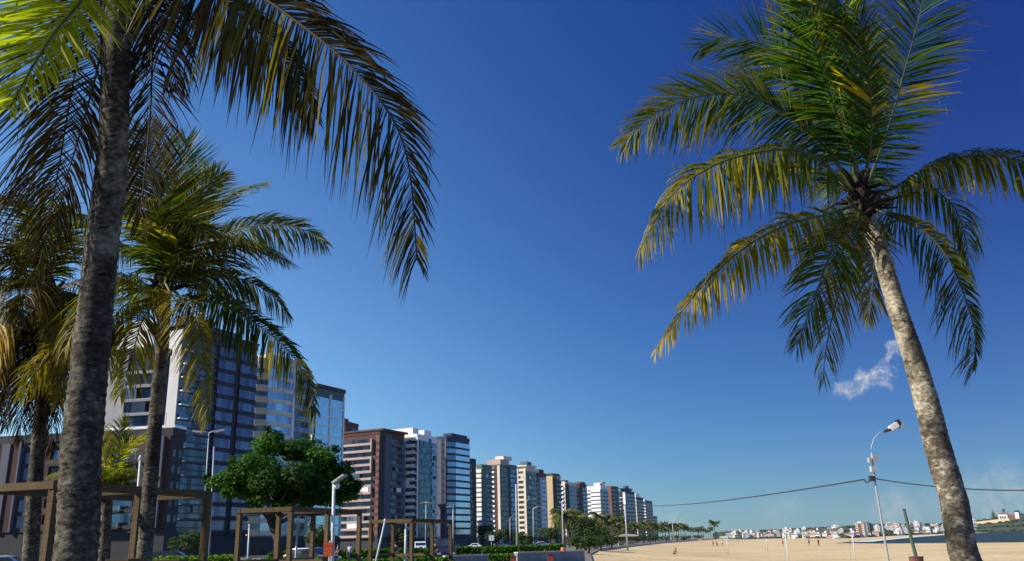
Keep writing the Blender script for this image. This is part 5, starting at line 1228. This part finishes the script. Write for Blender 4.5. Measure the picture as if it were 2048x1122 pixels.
# kiosk under the palms
b = foot(1253, 235); t = empty('beach_kiosk', b, 'small beach kiosk with a pale yellow flat awning under the palms', 'kiosk')
mb = MB(); mb.box(-2.2, 2.2, -1.5, 1.5, 0, 1.1); mb.build('counter', M['tan'], t)
for x in (-2.1, 2.1):
    for y in (-1.4, 1.4): mb = MB(); mb.box(x-.06,x+.06,y-.06,y+.06,1.102,2.2); mb.build('post', M['wood'], t)
mb = MB(); mb.profile([(-2.9,2.2),(2.9,2.2),(2.7,2.5),(0,2.85),(-2.7,2.5)], -2.1, 2.1); mb.build('awning', M['cream'], t)
# ------------------------------------------------------------------ the town across the bay
def house_mesh(kind, seed):
    r = random.Random(seed); mb = MB()
    if kind == 0:    # flat roofed with a stair block
        mb.box(-5,5,-4,4,-2,6,0); mb.box(-5.2,5.2,-4.2,4.2,6.02,6.4,0); mb.box(-1,3,-2,2,6.42,8.4,0)
        for x in (-3.5,-1,1.6,3.8):
            for z in (1,3.9): mb.box(x-.6,x+.6,-4.06,-3.9,z,z+1.3,1)
    elif kind == 1:  # gabled
        mb.box(-4,4,-4,4,-2,4.5,0); mb.profile([(-4.5,4.52),(4.5,4.52),(0,7)], -4.4, 4.4, 2)
        for x in (-2.4,0,2.4): mb.box(x-.6,x+.6,-4.06,-3.9,1.2,2.9,1)
    elif kind == 2:  # small block of flats
        mb.box(-5,5,-5,5,-2,11,0); mb.box(-5.2,5.2,-5.2,5.2,11.02,11.5,0); mb.box(-2,2,-2,2,11.52,13.4,0)
        for z in (1,3.8,6.6,9):
            for x in (-3.6,-1.3,1.3,3.6): mb.box(x-.7,x+.7,-5.06,-4.9,z,z+1.3,1)
    else:            # low and wide
        mb.box(-7,7,-4,4,-2,3.6,0); mb.profile([(-7.4,3.62),(7.4,3.62),(6.4,4.8),(-6.4,4.8)], -4.3, 4.3, 2)
        for x in (-5,-2.5,0,2.5,5): mb.box(x-.8,x+.8,-4.06,-3.9,.8,2.5,1)
    return mb
M['hw'] = wallmat('house_white', (.60,.60,.60), .8, .12, .1, False); M['hc'] = wallmat('house_cream', (.62,.55,.42), .8, .15, .1, False); M['hp'] = wallmat('house_pink', (.55,.42,.38), .8, .15, .1, False)
M['hg'] = wallmat('house_grey', (.45,.47,.50), .8, .15, .1, False); M['hr'] = wallmat('house_roof', (.28,.14,.09), .85, .2, .3, False); M['hwin'] = plain('house_window', (.05,.07,.09), .2)
protoH = {}
def house(kind, colr, px, f, sc, label, group='houses of the town across the bay'):
    key = (kind, colr)
    if key not in protoH:
        protoH[key] = house_mesh(kind, 1).build('town_house', [M[colr], M['hwin'], M['hr'] if kind != 3 or colr != 'hw' else M[colr]]); o = protoH[key]
    else:
        o = protoH[key].copy(); COL.objects.link(o)
    p = hillpt(px, f); o.location = (p.x, p.y, p.z); o.scale = (sc,)*3; o.rotation_euler.z = -math.atan2(p.x, p.y) + rh.uniform(-.5, .5)
    tag(o, label, 'house', group); return o
rh = random.Random(19)
KD = {0: 'flat-roofed house with a stair block', 1: 'gabled house', 2: 'little block of flats', 3: 'long low house'}
CD = {'hw': 'white', 'hc': 'cream', 'hp': 'pinkish', 'hg': 'grey'}
px = 1438.0
while px < 1958:
    d, ry = interp(px); hpx = (foot(px, d).y and (1.0)); big = 1.0 if px < 1600 else 1.0
    for row, f in ((0, .05), (1, .38), (2, .68)):
        if rh.random() < (.62, .72, .5)[row]:
            k = rh.choice((0, 0, 1, 2, 3, 0)); c = rh.choice(('hw', 'hw', 'hw', 'hc', 'hp', 'hg', 'hw'))
            avail = abs(hillpt(px, 1).z - hillpt(px, 0).z); sc = max(.28, min(.8, d / 1500)) * rh.uniform(.75, 1.15)
            if k == 2: sc *= .7
            house(k, c, px + rh.uniform(-4, 4), f + rh.uniform(-.05, .08), sc, 'small ' + CD[c] + ' ' + KD[k] + ' on the slope across the bay')
    px += rh.uniform(6.5, 11)
# the taller flats
def flats(label, px, f, w_, h, m1, m2):
    p = hillpt(px, f); t = empty('apartment_house', p, label, 'apartment block', None, -math.atan2(p.x, p.y) - .35)
    mb = MB(); mb.box(-w_/2, w_/2, -w_/2, w_/2, -2, h); mb.build('wall', M[m1], t); mb = MB(); mb.box(-w_*.2, w_*.18, -w_/2 - .3, -w_/2 - .02, .5, h*.97); mb.build('wall_panel', M[m2], t)
    n = 6
    for k in range(n):
        for x in (-.36, .34):
            mb = MB(); mb.box(w_*x - w_*.09, w_*x + w_*.09, -w_/2 - .12, -w_/2 + .05, h*(k+.3)/n, h*(k+.75)/n); mb.build('window', M['hwin'], t)
    mb = MB(); mb.box(-w_*.3, w_*.2, -w_*.3, w_*.3, h + .02, h*1.10); mb.build('roof_block', M[m1], t); mb = MB(); mb.box(-w_*.53, w_*.53, -w_*.53, w_*.53, h - .3, h - .02); mb.build('cornice', M[m1], t)
    return t
flats('cream and russet block of flats, tallest in the town across the bay', 1724, .05, 5.6, 8.8, 'hc', 'brick')
flats('grey block of flats right behind the tallest one across the bay', 1736, .25, 4.8, 7.2, 'slate', 'hp')
flats('white block of flats with a pink panel right of the light pole across the bay', 1756, .25, 4.6, 5.4, 'hw', 'hp')
flats('pale block of flats left of the leaning palm trunk across the bay', 1836, .35, 6.5, 8.0, 'hw', 'hg')
# headland house and cliff wall
p = hillpt(2022, .72); t = empty('headland_house', p, 'white house with a russet gap on top of the headland right of the leaning palm', 'house', None, -math.atan2(p.x, p.y) - .2)
mb = MB(); mb.box(-15,-3,-5,5,-6,7); mb.box(7,12,-5,5,-4,9); mb.build('wall', M['hw'], t); mb = MB(); mb.box(-2.98,6.98,-4,5,-5,6); mb.build('middle_wing', M['brick'], t)
mb = MB(); mb.profile([(-15.6,7.02),(-2.6,7.02),(-9,10)], -5.5, 5.5); mb.build('roof', M['hr'], t)
for x in (-12,-9,-6): mb = MB(); mb.box(x-1,x+1,-5.15,-4.9,1,4); mb.build('window', M['hwin'], t)
path = []
for px in range(1940, 2020, 6):
    q = hillpt(px, .55); path.append(q)
o = path[0].copy(); t = empty('cliff_wall', o, 'long sunlit tan retaining wall stepping up the headland', 'wall'); mb = MB()
for i in range(len(path) - 1):
    a, b = path[i] - o, path[i+1] - o; j = len(mb.v); n = Vector((-.25, -.97, 0)) * 2.5
    for q, h in ((a, 0), (b, 0)):
        mb.v += [tuple(q + n + Vector((0,0,-4))), tuple(q - n + Vector((0,0,-4))), tuple(q - n + Vector((0,0,4.2))), tuple(q + n + Vector((0,0,4.2)))]
    for c in range(4): c2 = (c+1) % 4; mb.f.append((j+c, j+4+c, j+4+c2, j+c2)); mb.m.append(0)
    mb.f.append((j+3,j+2,j+1,j)); mb.m.append(0); mb.f.append((j+4,j+5,j+6,j+7)); mb.m.append(0)
mb.build('wall_body', M['tan'], t)
# wooded mass on the hill and along the far shore
mb = MB(); mb.c = []; r = random.Random(9)
def clump(p, s, n=26):
    for i in range(n):
        v = Vector((r.gauss(0,1), r.gauss(0,1), abs(r.gauss(0,1)))).normalized(); c = p + Vector((v.x*s, v.y*s, v.z*s*.8)); a = v.orthogonal().normalized(); b = v.cross(a); q = s * r.uniform(.35, .6); j = len(mb.v)
        mb.v += [tuple(c + a*q), tuple(c + b*q), tuple(c - a*q), tuple(c - b*q)]; mb.f.append((j,j+1,j+2,j+3)); mb.m.append(0); g = r.random()*.8; mb.c += [(0, g, 0, 1)] * 4
for i in range(760):
    px = r.uniform(1428, 2060); f = r.choice((0, .02, .22, .5, .85, .95, 1.0, 1.0)); d, ry = interp(px); s = max(.9, d / 420) * r.uniform(.6, 1.2)
    if px > 1935 and f < .9: s *= 1.3
    clump(hillpt(px, f) + Vector((0,0,-.3*s)), s, 22)
tag(mb.build('hillside_wood', M['farleaf']), kind='stuff')
for px, f, h, rr in ((1992, .95, 13, 5.5), (2014, .9, 14, 3.5), (2040, 1.0, 6, 6)):
    p = hillpt(px, f); t = roundtree(px, p.y, h, rr, {1992: 'tall dark conical tree on the ridge of the headland', 2014: 'thin palm-like tree behind the white headland house', 2040: 'round dark tree on the headland at the right edge'}[px], px, p.z, 'farleaf', px == 1992, 700)
# ------------------------------------------------------------------ sea air
m = bpy.data.materials.new('sea_haze'); m.use_nodes = True; nt = m.node_tree; nt.nodes.clear()
ou = N(nt, 'ShaderNodeOutputMaterial'); pv = N(nt, 'ShaderNodeVolumePrincipled')
pv.inputs['Color'].default_value = (.55,.80,1.0,1); pv.inputs['Density'].default_value = .00004; pv.inputs['Anisotropy'].default_value = .2
nt.links.new(pv.outputs[0], ou.inputs['Volume'])
mb = MB(); mb.box(-4100, 5100, -900, 6100, ZS - 1, 75); tag(mb.build('haze', m), kind='stuff')
